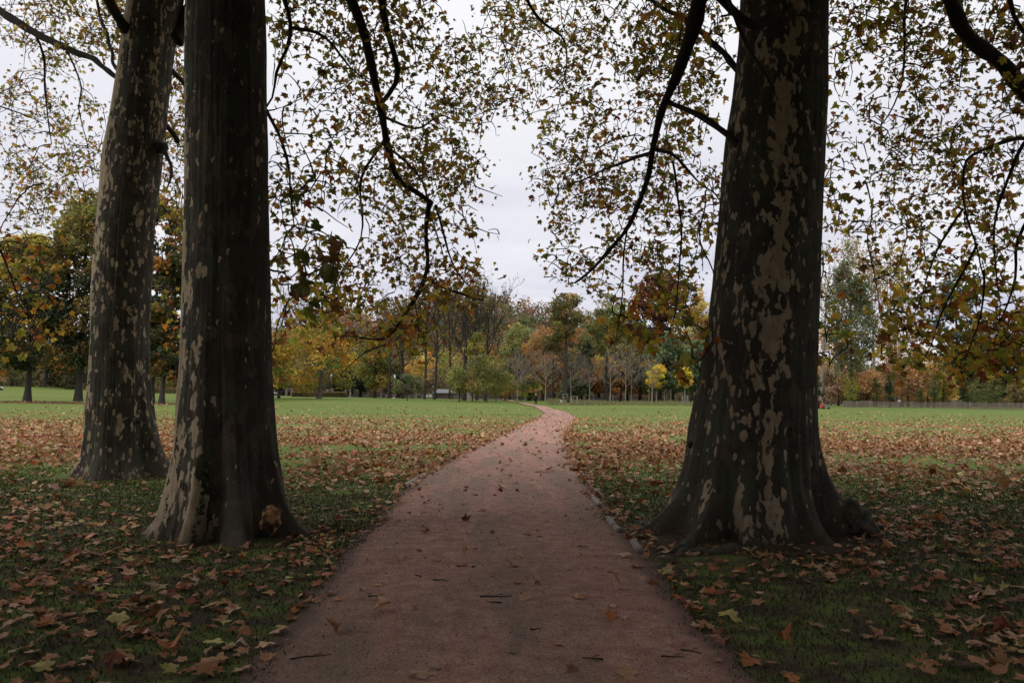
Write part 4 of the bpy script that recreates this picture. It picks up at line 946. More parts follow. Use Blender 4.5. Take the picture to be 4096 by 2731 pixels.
OLG = [((.13, .125, .035), 3), ((.20, .15, .035), 2), ((.08, .085, .03), 2)]
DKG = [((.022, .027, .014), 4), ((.038, .040, .018), 3), ((.075, .055, .018), 1.2)]
DKO = [((.030, .036, .016), 4), ((.10, .066, .02), 1.8), ((.16, .095, .028), .8)]
YEL = [((.40, .245, .04), 4), ((.45, .25, .04), 3), ((.26, .21, .05), 1.5)]
YGR = [((.26, .155, .03), 4.5), ((.14, .115, .03), 4), ((.075, .078, .026), 3.5)]
RUST = [((.18, .085, .04), 4), ((.24, .13, .055), 3), ((.11, .06, .035), 2), ((.15, .12, .05), 1)]
ORG = [((.21, .13, .055), 4), ((.17, .095, .042), 3), ((.11, .075, .035), 2.5)]
BRN = [((.11, .065, .035), 4), ((.17, .11, .05), 2), ((.07, .06, .03), 2)]
MGR = [((.070, .074, .028), 4), ((.11, .10, .035), 3), ((.15, .10, .035), 1)]
GGR = [((.065, .078, .042), 4), ((.09, .098, .05), 2)]
MAR = [((.085, .030, .022), 4), ((.13, .05, .03), 2), ((.05, .03, .02), 2)]
TAN = [((.38, .26, .11), 4), ((.30, .21, .09), 3), ((.42, .31, .16), 1)]
POP = [((.080, .090, .055), 4), ((.115, .12, .07), 2), ((.06, .07, .042), 2)]
DKC = [((.013, .020, .015), 4), ((.024, .031, .022), 2)]
g1 = 'broad trees standing on the lawn to the left'
far_tree('lawn_tree', 'gold-topped dark tree with a forked trunk, leftmost of the lawn trees', 'tree', 63, 116, 528, 210, 872, DKO, 'round', 15000, .36, .38, group=g1, nb=130, blob=.26, cx=50, nl=14, toppal=OLG)
far_tree('lawn_tree', 'tallest dark lawn tree, seen just left of the leaning plane trunk', 'tree', 180, 116, 425, 200, 880, DKG, 'round', 20000, .36, .40, group=g1, nb=170, blob=.26, cx=195, nl=12, toppal=[((.10, .09, .03), 3), ((.15, .115, .035), 2)])
far_tree('lawn_tree', 'lawn tree with dark leaves and gold lower boughs, its trunk half behind the leaning plane', 'tree', 347, 112, 440, 150, 892, DKO, 'round', 12000, .34, .36, group=g1, nb=90, cx=362, nl=10)
far_tree('lawn_tree', 'lawn tree between the two left plane trunks, with an orange-flecked skirt', 'tree', 372, 110, 560, 150, 893, DKO, 'round', 11000, .34, .30, group=g1, nb=80, cx=400, nl=10)
g2 = 'trees closing off the lawn on the left'
for i, (x, top, w, pal, lb) in enumerate([(-30, 700, 150, BRN, 'brownish tree at the left edge behind the lawn'), (25, 690, 110, MGR, 'green tree behind the gap left of the forked lawn tree'), (100, 740, 110, DKO, 'dark tree with orange flecks behind the two leftmost lawn trunks'), (150, 760, 90, DKG, 'low dark tree behind and left of the tallest lawn tree'),
        (215, 730, 100, DKG, 'dark tree filling the shade beside the leaning plane'), (290, 720, 100, DKG, 'dark tree hidden mostly by the leaning plane trunk'), (350, 745, 90, DKO, 'orange-flecked tree behind the paired lawn trunks'), (405, 750, 90, MGR, 'olive tree above the tan hedge between the plane trunks'), (455, 745, 100, DKG, 'dark tree behind the straight plane trunk')]):
    far_tree('background_tree', lb, 'tree', x, 196-(i % 3)*4, top, w*1.25, 882 if x < 100 else 897, pal, 'dome', 2600, .45, .3, group=g2, nb=45, blob=.3)
# centre left
far_tree('yellow_tree', 'spreading yellow-green tree in front of the clipped oval hedge', 'tree', 733, 128, 742, 250, 896, YGR, 'dome', 10500, .28, .30, 'greybark', nb=90, blob=.20, cx=712, nl=16, bend=.3)
far_tree('yellow_tree', 'low orange-yellow bough mass just right of the straight plane trunk', 'tree', 640, 135, 800, 70, 895, YEL, 'round', 2200, .30, .2, nb=34, blob=.32, cx=640)
far_tree('dark_conifer', 'near-black conifer right of the spreading yellow tree', 'tree', 792, 186, 775, 70, 911, DKC, 'cone', 3000, .42, .3, nb=50, blob=.4)
far_tree('dark_conifer', 'near-black conifer between the staked sapling and the olive tree', 'tree', 828, 188, 782, 60, 911, DKC, 'cone', 2600, .42, .3, nb=45, blob=.4)
far_tree('background_tree', 'dark shrubby tree behind the oval hedge', 'tree', 668, 180, 850, 90, 909, DKG, 'dome', 1800, .4, .2, nb=30, blob=.32)
far_tree('background_tree', 'dark tree behind the trunk of the yellow tree', 'tree', 730, 184, 820, 100, 909, DKG, 'dome', 2400, .4, .2, nb=36, blob=.32)
far_tree('olive_tree', 'bushy olive-brown tree with branches to the ground, left of the tall bare trunks', 'tree', 860, 176, 762, 100, 908, [((.11, .10, .03), 4), ((.17, .12, .035), 2), ((.06, .06, .02), 2)], 'bud', 5600, .36, .3, nb=70, blob=.28)
far_tree('background_tree', 'dark tree between the olive-brown tree and the grey-green sapling', 'tree', 915, 190, 830, 80, 908, DKG, 'dome', 2200, .4, .3, nb=36, blob=.3)
far_tree('young_tree', 'small grey-green tree with a dark thin stem, left of the tall bare trunks', 'tree', 936, 150, 858, 80, 903, GGR, 'dome', 2200, .24, .07, 'farbark', nb=36, blob=.28, bend=.05)
far_tree('young_tree', 'small olive tree standing on the lawn before the thickest bare trunk', 'tree', 1055, 150, 836, 86, 902, MGR, 'dome', 2600, .24, .09, 'farbark', nb=40, blob=.28, bend=.05)
far_tree('young_tree', 'wide green young tree just left of the path bend', 'tree', 1118, 148, 812, 124, 905, [((.075, .085, .028), 4), ((.13, .112, .035), 3), ((.055, .06, .023), 2)], 'dome', 4600, .25, .10, 'greybark', nb=60, blob=.25, bend=.05)
far_tree('young_tree', 'green tree partly hidden behind the wide young tree left of the path', 'tree', 1085, 158, 828, 90, 905, MGR, 'dome', 2400, .25, .08, 'farbark', nb=40, blob=.28, bend=.05)
far_tree('young_tree', 'low yellowish tree right of the wide young tree by the path', 'tree', 1160, 170, 855, 70, 908, [((.17, .15, .05), 3), ((.25, .14, .05), 2), ((.10, .11, .05), 2)], 'dome', 2000, .25, .08, 'farbark', nb=34, blob=.28, bend=.05)
g3 = 'tall thin-crowned trees with bare tops'
TYG = [((.15, .14, .045), 4), ((.21, .175, .05), 2), ((.11, .11, .035), 2)]
for x, top, w, tr, Y, nn, bd, lb in [(892, 705, 70, .26, 172, 250, .3, 'tall bare-topped tree with a grey trunk, left of the whole row'), (924, 730, 50, .30, 176, 160, -.3, 'tall tree with a pale thick foot behind the small grey-green tree'), (975, 672, 66, .30, 170, 200, .4, 'tall bare-topped tree, left of the two close trunks'), (998, 676, 60, .30, 168, 220, .8, 'tall bare-topped tree with a slight lean, right of the two close trunks'),
        (1033, 668, 70, .26, 178, 260, -.5, 'slender bare-topped tree before the metal-roofed barn'), (1066, 672, 84, .52, 166, 520, .2, 'thickest-trunked of the bare-topped trees'), (1095, 680, 70, .34, 172, 420, -.3, 'bare-topped tree right behind the thickest trunk'), (1114, 690, 90, .34, 166, 420, .9, 'bare-topped tree farthest right, its twigs leaning out over the path bend')]:
    bare_tree('tall_tree', lb, 'tree', x, Y, top, w, TYG, nn, tr, 'farbark', g3, .38, .34, .26, 4, .03, bend=bd, kids=3)
bare_tree('bare_tree', 'leafless wispy tree rising behind the yellow tree', 'tree', 700, 190, 690, 130, None, 0, .25, 'twigbark', None, .35, .3, .5, 5, .028, kids=3)
for x, y0, y1, w, Y, pal, lb in [(1095, 760, 840, 60, 165, TYG, 'light green leafy tuft hanging on the bare trunks'), (1040, 790, 880, 90, 180, TYG, 'thin yellow-green understorey tree behind the barn side'), (965, 800, 880, 80, 185, [((.24, .17, .05), 3), ((.30, .14, .04), 2)], 'thin orange-green understorey tree between the first tall trunks')]:
    far_tree('understorey_tree', lb, 'tree', x, Y, y0, w, y1, pal, 'round', 900, .34, .1, nb=40, blob=.3, bend=.1)
# centre
far_tree('willow_tree', 'soft grey-green tree with a blurred outline above the path end', 'tree', 1192, 195, 738, 112, 880, [((.105, .115, .045), 4), ((.14, .14, .06), 2)], 'bud', 6000, .36, .3, nb=80, blob=.25)
far_tree('willow_tree', 'small rounded treetop poking above the grey-green one', 'tree', 1205, 230, 720, 60, 770, GGR, 'round', 1600, .42, .3, nb=26, blob=.3)
far_tree('background_tree', 'brown-red tree above the end of the path', 'tree', 1150, 205, 785, 90, 890, [((.16, .085, .05), 3), ((.10, .07, .04), 3), ((.22, .12, .05), 2)], 'round', 3600, .4, .3, nb=50, blob=.28)
far_tree('autumn_tree', 'bright rust-orange tree left of the tall layered tree', 'tree', 1245, 186, 748, 100, 868, ORG, 'round', 4800, .36, .3, nb=70, blob=.26)
far_tree('autumn_tree', 'orange tree showing through behind the stem of the tall layered tree', 'tree', 1315, 190, 752, 90, 850, ORG, 'round', 3600, .36, .3, nb=56, blob=.26)
far_tree('autumn_tree', 'rust-brown tree beneath the bright orange crowns', 'tree', 1270, 180, 815, 110, 895, [((.20, .10, .035), 3), ((.10, .07, .03), 3), ((.28, .15, .04), 1)], 'dome', 3600, .36, .3, nb=56, blob=.26)
far_tree('layered_tree', 'tall dark tree with tiered crown on a long bare stem', 'tree', 1298, 160, 668, 112, 786, [((.075, .070, .025), 4), ((.12, .085, .03), 2), ((.045, .05, .02), 2)], 'layer', 5600, .27, .36, nb=60, blob=.27, nl=14, flat=.5)
far_tree('layered_tree', 'dark side bough mass left below the tiered crown', 'tree', 1268, 163, 765, 60, 812, [((.07, .065, .025), 4), ((.045, .05, .02), 2)], 'round', 1500, .27, .18, nb=24, blob=.3, flat=.5)
far_tree('layered_tree', 'wide green tiered tree right of the tall dark one', 'tree', 1392, 165, 668, 120, 830, [((.085, .095, .04), 4), ((.13, .12, .045), 2)], 'layer', 7000, .30, .34, nb=80, blob=.25, nl=14, flat=.5)
far_tree('autumn_tree', 'mustard-orange tree low to the right of the long bare stem', 'tree', 1392, 172, 812, 76, 880, [((.36, .21, .05), 4), ((.24, .14, .04), 2)], 'round', 2600, .3, .2, nb=40, blob=.28)
far_tree('copper_tree', 'dark red-brown copper crown seen through the plane leaves', 'tree', 1515, 190, 628, 130, 745, MAR, 'round', 5600, .40, .4, nb=70, blob=.27)
far_tree('pine_tree', 'dark green pine crown right behind the copper crown', 'tree', 1575, 200, 640, 90, 760, DKG, 'layer', 3600, .4, .4, nb=50, blob=.27, flat=.5)
far_tree('larch_tree', 'pale gold feathery tree left of the massive plane trunk', 'tree', 1612, 185, 655, 130, 830, TAN, 'cone', 5600, .28, .3, nb=90, blob=.2, flat=.4)
for i, (x, top, w, pal, Y, lb) in enumerate([(1170, 815, 70, BRN, 198, 'brown tree behind the first bare saplings'), (1225, 800, 80, BRN, 192, 'dark brown tree behind the walking man'), (1335, 800, 90, DKG, 178, 'dark green tree behind the boxing pair'), (1375, 760, 90, MGR, 184, 'green tree under the wide tiered one'), (1440, 740, 110, DKG, 182, 'dark green tree behind the row of bare saplings'),
        (1470, 790, 90, MGR, 174, 'mid-green tree left of the yellow saplings'), (1500, 700, 110, DKG, 192, 'dark tree under the copper crown'), (1545, 780, 90, [((.05, .075, .04), 4), ((.08, .10, .05), 2)], 168, 'blue-green tree between the two yellow saplings'), (1600, 800, 90, [((.05, .075, .04), 4), ((.08, .10, .05), 2)], 168, 'blue-green tree right of the second yellow sapling'),
        (1590, 720, 120, BRN, 186, 'brown tree behind the feathery gold one'), (1650, 720, 110, [((.25, .15, .05), 3), ((.12, .08, .04), 3)], 186, 'gold-brown tree half behind the massive plane'), (1425, 840, 60, RUST, 170, 'low rust bush behind the saplings'), (1350, 850, 60, RUST, 172, 'low rust-coloured tree near the tree guards'), (1215, 862, 44, [((.15, .16, .05), 3), ((.2, .13, .05), 1)], 168, 'small green-gold tree behind the person in red'), (1322, 868, 60, GGR, 166, 'grey-green bush behind the boxing pair')]):
    far_tree('background_tree', lb, 'tree', x, Y, top-(22 if w > 65 else 0), w*1.3, 908 if top < 860 else 914, pal, 'dome', 4600 if w > 75 else 2000, .40, .28, group='mixed trees closing off the lawn in the middle', nb=48, blob=.27)
g4 = 'young trees planted along the far lawn'
sap = [(1139, 905, 850, 30, 160, 0), (1188, 915, 815, 44, 165, 0), (1199, 912, 800, 60, 168, 0), (1206, 912, 830, 40, 166, 0), (1252, 913, 808, 46, 160, 0), (1268, 912, 812, 40, 165, 0), (1310, 917, 815, 50, 162, 14), (1320, 915, 800, 56, 166, 20), (1345, 915, 822, 36, 168, 0), (1353, 912, 825, 50, 163, 0), (1388, 916, 822, 40, 168, 0), (1401, 921, 800, 40, 158, 6), (1436, 917, 800, 66, 160, 60), (1449, 915, 808, 64, 165, 10), (1453, 915, 830, 40, 170, 0), (1490, 918, 790, 54, 162, 0), (849/1.0, 908, 838, 36, 178, 30), (745, 908, 840, 40, 176, 10), (1530, 922, 860, 30, 164, 0)]
lbs = ['slim bare sapling behind the distant man', 'bare sapling by the white lantern, left of a close pair', 'tallest bare sapling of the close pair near the path', 'right stem of the close sapling pair near the path', 'pale-stemmed bare sapling right of the walking man', 'second pale sapling right of the walking man', 'sapling with a few yellow leaves above the boxing pair', 'wide bare sapling over the tree guard by the boxing pair', 'sapling stem right of the big tree guard', 'pale bare sapling against the darkest gap', 'sapling left of the tall pole-like one', 'straight pole-like sapling right of a small tree guard', 'bare sapling hung with clusters of yellow leaves', 'spreading bare sapling right of the yellow-tufted one', 'thin sapling just behind the spreading bare one', 'brownish bare sapling left of the larger yellow tree', 'spindly staked sapling right of the oval hedge', 'spindly staked sapling behind the oval hedge', 'thin white stem between the two yellow saplings']
for (x, yb, top, w, Y, n), lb in zip(sap, lbs):
    bare_tree('sapling', lb, 'young tree', x, Y, top, w, [((.50, .36, .08), 3), ((.4, .25, .07), 1)], n*2, .10, 'palebark' if x > 1160 else 'greybark', g4, .3, .30, .5, 3, .022, kids=4, leafz=.3)
for x, w, top, bot, lb, Y in [(1508, 58, 834, 893, 'larger bright yellow young tree with a leafless front stem', 160), (1573, 42, 838, 893, 'narrow bright yellow young tree inside a tree guard', 158)]:
    far_tree('sapling', lb, 'young tree', x, Y, top, w, bot, YEL, 'bud', 4600, .24, .12, 'palebark', group=g4, nb=50, blob=.26, bend=.02)
bare_tree('sapling', 'bare white stem in front of the larger yellow young tree', 'young tree', 1497, 150, 828, 34, [((.45, .3, .06), 1)], 50, .12, 'palebark', g4, .35, .28, .5, 3, .02)
for x, lb in [(1526, 'pale slanting stem right of the larger yellow young tree'), (1541, 'pale slanting stem left of the narrow yellow young tree'), (1618, 'pale stem at the left edge of the massive plane trunk')]:
    far_tree('sapling', lb, 'young tree', x, 160, 850, 40, 895, [((.05, .075, .04), 4), ((.08, .10, .05), 2)], 'bud', 1200, .24, .10, 'palebark', group=g4, nb=30, blob=.3, bend=.02)
# right of the massive trunk
far_tree('poplar_tree', 'tall grey-green columnar poplar rising above the other trees', 'tree', 1955, 160, 548, 112, 868, POP, 'poplar', 15000, .30, .3, 'greybark', nb=150, blob=.20, nl=20, flat=1.6)
bare_tree('birch_tree', 'slanting white-trunked tree at the right side of the massive plane', 'tree', 1886, 175, 590, 130, TAN, 1400, .42, 'palebark', None, .4, .34, .5, 4, .03, bend=2.4)
bare_tree('birch_tree', 'airy gold tree with a straight white trunk, right of the poplar', 'tree', 2008, 178, 575, 120, TAN, 2400, .38, 'palebark', None, .35, .36, .5, 4, .03)
bare_tree('birch_tree', 'airy gold tree with a pale trunk, second right of the poplar', 'tree', 2044, 182, 600, 130, TAN, 2200, .36, 'palebark', None, .35, .36, .5, 4, .03)
far_tree('birch_tree', 'denser tan-gold lower crown beside the white trunks', 'tree', 2070, 190, 740, 130, 880, [((.28, .18, .08), 3), ((.20, .12, .06), 3)], 'round', 4200, .36, .3, nb=70, blob=.24)
far_tree('birch_tree', 'tan-gold lower crown behind the poplar foot', 'tree', 1905, 198, 745, 120, 900, [((.28, .19, .07), 3), ((.20, .12, .06), 3)], 'round', 4000, .36, .3, nb=70, blob=.24)
far_tree('cedar_tree', 'big blue-black cedar behind the hanging leaves on the right', 'tree', 2200, 200, 600, 170, 905, [((.030, .045, .040), 4), ((.05, .065, .055), 2)], 'layer', 12000, .36, .5, nb=130, blob=.22, flat=.45, nl=22)
far_tree('dark_conifer', 'dark conifer low at the right edge of the picture', 'tree', 2330, 190, 740, 130, 918, DKC, 'dome', 4600, .40, .3, nb=66, blob=.28)
far_tree('dark_conifer', 'dark conifer behind the field gate', 'tree', 2210, 188, 800, 130, 925, DKC, 'dome', 4600, .40, .3, nb=66, blob=.28)
far_tree('dark_conifer', 'dark conifer right of the rounded topiary', 'tree', 2290, 192, 770, 90, 925, DKC, 'dome', 3600, .40, .3, nb=56, blob=.28)
far_tree('dark_conifer', 'dark spruce just right of the massive plane trunk', 'tree', 1872, 150, 835, 50, 935, [((.04, .055, .022), 3), ((.07, .075, .025), 1)], 'cone', 2400, .28, .2, nb=40, blob=.35)
for x, top, w, pal, lb in [(2085, 820, 110, [((.14, .085, .05), 3), ((.22, .13, .06), 2)], 'brown-leaved tree behind the paling fence left of the gate'), (2130, 800, 90, [((.17, .11, .05), 3), ((.26, .17, .06), 2)], 'tan-brown tree left of the field gate'), (1925, 840, 80, [((.17, .11, .08), 3), ((.10, .07, .05), 2)], 'bare brownish thicket under the poplar'), (1990, 850, 80, [((.20, .12, .06), 3), ((.13, .08, .05), 2)], 'russet thicket between the first two topiary cones'), (2165, 850, 60, [((.15, .13, .04), 3), ((.24, .16, .05), 2)], 'low gold-green bush left of the gate'), (2345, 870, 60, [((.12, .10, .05), 3)], 'brownish clipped bush at the right edge behind the paling fence')]:
    far_tree('background_tree', lb, 'tree', x, 176, top, w*1.15, 925, pal, 'dome', 3200, .32, .2, group='trees behind the paling fence', nb=50, blob=.27)
g5 = 'clipped conical evergreens'
for x, top, w, pal, sh, lb, Y in [(1955, 845, 40, [((.16, .16, .03), 4), ((.10, .11, .03), 2)], 'bud', 'yellow-green clipped cone, leftmost of the evergreens', 160), (2012, 862, 22, [((.06, .07, .03), 3), ((.13, .11, .04), 1)], 'bud', 'thin brownish-green clipped cone second from the left', 162), (2042, 858, 28, [((.025, .04, .022), 3)], 'cone', 'dark green sharply pointed clipped cone', 160), (1965, 880, 18, DKG, 'cone', 'small dark cone behind the yellow-green one', 168),
        (2262, 850, 78, [((.055, .065, .028), 4), ((.09, .09, .03), 2)], 'bud', 'widest rounded clipped evergreen, right of the gate', 150), (2222, 870, 36, DKG, 'bud', 'dark clipped evergreen left of the widest one', 156), (2115, 885, 22, MGR, 'bud', 'small clipped evergreen behind the person in white', 164), (2145, 860, 26, [((.06, .07, .03), 3)], 'bud', 'narrow clipped evergreen midway along the paling fence', 162)]:
    far_tree('clipped_evergreen', lb, 'shrub', x, Y, top, w, 928 if w < 70 else 934, pal, sh, int(60*w), .16, .12, group=g5, nb=int(30+w), blob=.34, nl=3, flat=1)

# ------------------------------------------------------------------ wooded hill and houses behind
def hill_wood():
    ls = Leafset(); nb = 3400; u = rng.uniform(-.95, .95, nb); y = rng.uniform(232, 425, nb); x = u*y
    hgt = rng.uniform(5, 11, nb); z = ter(x, y); R_ = rng.uniform(2.2, 4.6, nb)
    pal = [((.30, .16, .085), 3), ((.36, .21, .10), 3), ((.20, .125, .08), 3), ((.16, .16, .08), 3), ((.24, .21, .10), 2), ((.10, .115, .065), 2.5)]
    ci = pick(pal, nb, .18)
    # greener, darker wood behind the left and right thirds
    gz = pick([((.09, .105, .06), 3), ((.15, .15, .075), 2)], nb, .2); far_ = (np.abs(u+.12) > .33) & (rng.random(nb) < .6); ci[far_] = gz[far_]
    n = 210000; k = rng.integers(0, nb, n); d = rand_dir(n); p = np.stack([x[k], y[k], z[k]+hgt[k]*.55], -1)+d*np.stack([R_[k], R_[k], hgt[k]*.55], -1)*(.7+.4*rng.random((n, 1)))
    V, f = leaf_verts('low', p, rand_dir(n), d+.7*rand_dir(n)+np.array([0, -.2, .4]), .75*np.exp(rng.normal(0, .25, n)), .3, .3)
    ls.add(V, f, np.repeat(np.clip(ci[k]*np.exp(rng.normal(0, .2, (n, 1))), .004, .8), 6, 0)); o = ls.build('hillside_wood', M['crown'], None, (0, 0, 0))
    tag(o, 'rust and green wood covering the hillside behind the park', 'woodland', kind='stuff')
hill_wood()
def house(name, label, x, Y, ytop, w, ybot, dp, wall, roof, rh, nwx, nwy, rz=0.0, flat=False, cat='house', group='houses on the wooded hill'):
    bx = at_px(x, Y); k = S/F*Y; z0 = W(x, ybot, Y)[2]; H = (ybot-ytop)*k; Wd = w*k; o = empty(name, (bx, Y, z0), label, cat, group, rz)
    wh = H-rh; tb = Tubes(); tb.box((0, 0, wh/2-1), (Wd, dp, wh+2)); tb.build('wall', wall, o, smooth=False)
    tb = Tubes()
    if flat: tb.box((0, 0, wh+rh/2), (Wd+.4, dp+.4, rh))
    else:
        a, b = Wd/2+.5, dp/2+.5; v = np.array([[-a, -b, wh], [a, -b, wh], [a, b, wh], [-a, b, wh], [-a*.55, 0, wh+rh], [a*.55, 0, wh+rh]])
        tb.v.append(v); tb.f.append(np.array([[0, 1, 5, 4], [2, 3, 4, 5], [1, 2, 5, 5], [3, 0, 4, 4], [0, 3, 2, 1]])[[0, 1, 4]]); tb.n += 6
        v2 = v[[1, 2, 5]]; v3 = v[[3, 0, 4]]
        for t3 in (v2, v3):
            tb.v.append(np.vstack([t3, (t3[2]+t3[0])/2])); tb.f.append(np.array([[0, 1, 2, 3]])+tb.n); tb.n += 4
    tb.build('roof', roof, o, smooth=False)
    for i in range(nwx):
        for j in range(nwy):
            t2 = Tubes(); t2.box(((i+.5)/nwx*Wd-Wd/2, -dp/2-.03, (j+.45)/nwy*wh), (Wd/nwx*.42, .12, wh/nwy*.5)); t2.build('window', M['glass'], o, smooth=False)
    return o
for a in [(655, 'pinkish house low on the hill beside the cedar silhouette', 345, 764, 40, 795, 3, 2), (735, 'small white house peeping above the yellow tree', 350, 752, 16, 790, 2, 1), (808, 'white-walled house with reddish roof behind the hanging leaves', 355, 735, 42, 770, 3, 1), (870, 'broad pinkish house left of the tall bare trees', 370, 742, 44, 775, 4, 2)]:
    house('hill_house', a[1], a[0], a[2], a[3], a[4], a[5], 9, M['palewall'], M['redroof'], 2.0, a[6], a[7])
house('apartment_block', 'boxy pink apartment block seen between bare trunks on the hill', 953, 385, 722, 52, 780, 12, M['pinkwall'], M['redroof'], .7, 5, 4, flat=True, cat='building')
house('apartment_block', 'taller apartment block with a red roof on the hill crest', 1035, 390, 708, 58, 780, 12, M['pinkwall'], M['redroof'], 2.6, 5, 5, cat='building')
house('apartment_block', 'narrow pale-shuttered block beside the taller apartment block', 998, 380, 738, 30, 780, 10, M['palewall'], M['greyroof'], .5, 3, 3, flat=True, cat='building')
house('hill_house', 'small red-roofed house right of the apartment blocks', 1128, 375, 737, 24, 770, 8, M['palewall'], M['redroof'], 2.0, 2, 2)
house('hill_house', 'grey slate-roofed house on the hill at the far right', 2285, 330, 752, 50, 800, 10, M['pinkwall'], M['greyroof'], 5.0, 3, 1)
house('hill_house', 'pinkish house on the hill at the left edge of the park', 30, 300, 868, 110, 890, 10, M['palewall'], M['redroof'], 1.0, 6, 1)
far_tree('cedar_tree', 'small flat-topped cedar silhouette on the hill by the pinkish house', 'tree', 645, 300, 748, 30, 800, DKG, 'layer', 900, .5, .3, nb=20, blob=.35, flat=.4)
# low buildings at the lawn edge
house('brick_pavilion', 'long low pink building with dark windows left of the tall trunks', 925, 212, 899.5, 96, 917, 6, M['pinkwall'], M['greyroof'], .25, 6, 1, flat=True, cat='building', group='low buildings beyond the lawn')
ob = house('metal_barn', 'low red-brick barn with a grey sheet-metal roof', 1021, 200, 893.5, 44, 916, 6, M['brickwall'], M['greyroof'], 1.0, 0, 0, cat='building', group='low buildings beyond the lawn')
tb = Tubes(); tb.box((-1.6, -3.05, .8), (1.1, .12, 1.3)); tb.build('door', M['glass'], ob, smooth=False)
tb = Tubes(); tb.box((-1.6, -3.3, 1.5), (1.7, .6, .08)); tb.build('canopy', M['white'], ob, smooth=False)
# fence, lamps, benches, tree guards
def rail_fence(name, label, pts, h, matn, step=2.2, nr=0, pal_gap=None, group=None, pw=.05, top=True):
    P = np.array([[at_px(x, Y), Y, 0] for x, Y in pts]); P[:, 2] = ter(P[:, 0], P[:, 1]); org = P[0].copy(); o = empty(name, org, label, 'fence', group)
    seg = np.linalg.norm(np.diff(P[:, :2], axis=0), axis=1); L = np.concatenate([[0], np.cumsum(seg)])
    at = lambda s: np.stack([np.interp(s, L, P[:, 0]), np.interp(s, L, P[:, 1])], -1)
    ps = np.arange(0, L[-1]+.01, step); xy = at(ps); z = ter(xy[:, 0], xy[:, 1])
    nposts = 0; rest = Tubes()
    for (a, b), c in zip(xy, z):
        t = Tubes(); t.tube(np.array([[a, b, c-.1], [a, b, c+h*1.04]])-org, .05, 6, cap=True)
        if nposts < 90: t.build('post', M[matn], o)
        nposts += 1
    rl = Tubes(); q = np.arange(0, L[-1], 1.0); Q = at(q); zq = ter(Q[:, 0], Q[:, 1])
    for fz in ((.25, .8) if pal_gap else (.3, .62, .95)): rl.tube(np.column_stack([Q, zq+h*fz])-org, .022, 4)
    rl.build('rail', M[matn], o)
    if pal_gap:
        s = np.arange(0, L[-1], pal_gap); X = at(s); zz = ter(X[:, 0], X[:, 1]); t = Tubes()
        for (a, b), c in zip(X, zz):
            hh = h*rng.uniform(.93, 1.06); t.box(np.array([a+rng.normal(0, .006), b-.03, c+hh/2])-org, (pw, .02, hh))
        pl = t.build('paling', M[matn], o, smooth=False); pl['kind'] = 'stuff'
    return o
rail_fence('paling_fence', 'long chestnut paling fence along the right edge of the lawn', [(1936, 154), (2040, 150), (2160, 144), (2260, 139), (2352, 133), (2440, 128)], 1.15, 'paling', 2.4, pal_gap=.14, pw=.06)
rail_fence('paling_fence', 'farther paling fence running behind the gate', [(2150, 172), (2200, 174), (2260, 172), (2360, 168)], 1.2, 'paling', 2.6, pal_gap=.18, pw=.07)
rail_fence('paling_fence', 'short paling fence slanting back behind the yellow-green cone', [(1938, 156), (1975, 163), (2005, 174)], 1.2, 'paling', 2.6, pal_gap=.16, pw=.07)
rail_fence('park_fence', 'low dark fence at the back of the lawn, from the oval hedge to the path', [(628, 176), (700, 182), (790, 190), (900, 194), (1000, 192), (1130, 192)], 1.1, 'darkfence', 2.0, pal_gap=.22, pw=.05)
rail_fence('park_fence', 'low dark fence behind the person in red and the saplings', [(1160, 176), (1260, 174), (1420, 172), (1560, 168)], 1.0, 'darkfence', 2.0)
def gate():
    x, Y = 2207, 165; k = S/F*Y; w = 40*k; bx = at_px(x, Y); bz = terf(bx, Y)+.25; o = empty('field_gate', (bx, Y, bz), 'pale five-bar wooden gate in the farther paling fence', 'gate'); h = 1.35
    for i in range(5): t = Tubes(); t.box((0, 0, .12+i*h/4.6), (w, .05, .11)); t.build('bar', M['wood'], o, smooth=False)
    for s in (-1, 1): t = Tubes(); t.box((s*w/2, 0, h/2), (.14, .14, h+.35)); t.build('post', M['wood'], o, smooth=False)
    for s in (-1, 1): t = Tubes(); t.tube(np.array([[s*w*.46, -.05, .12], [0, -.05, h*.95]]), .05, 4); t.build('brace', M['wood'], o)
gate()
def lamp(x, Y, yh, label):
    bx = at_px(x, Y); bz = terf(bx, Y); H = W(x, yh, Y)[2]-bz; o = empty('park_lamp', (bx, Y, bz), label, 'lamp', 'park lamps with white lanterns')
    t = Tubes(); t.tube(np.array([[0, 0, 0], [0, 0, 1], [0, 0, H-.45]]), [.09, .055, .05], 8); t.build('post', M['metal'], o)
    t = Tubes(); t.tube(np.array([[0, 0, H-.45], [0, 0, H+.1], [0, 0, H+.3]]), [.16, .22, .2], 10, cap=True); t.build('lantern', M['white'], o)
    t = Tubes(); t.tube(np.array([[0, 0, H+.3], [0, 0, H+.42]]), [.27, .08], 10, cap=True); t.build('cap', M['metal'], o)
for x, Y, yh, lb in [(760.5, 150, 863, 'park lamp whose white lantern shows at the right side of the yellow tree'), (906, 172, 863, 'park lamp with the brightest white lantern, right of the olive-brown tree'), (1195, 172, 865, 'park lamp with a boxy white lantern above the end of the path'), (1363, 174, 867, 'park lamp lantern glimpsed right of the tall pole-like sapling'), (1329, 176, 882, 'low white lantern in the dark gap right of the boxing pair')]: lamp(x, Y, yh, lb)
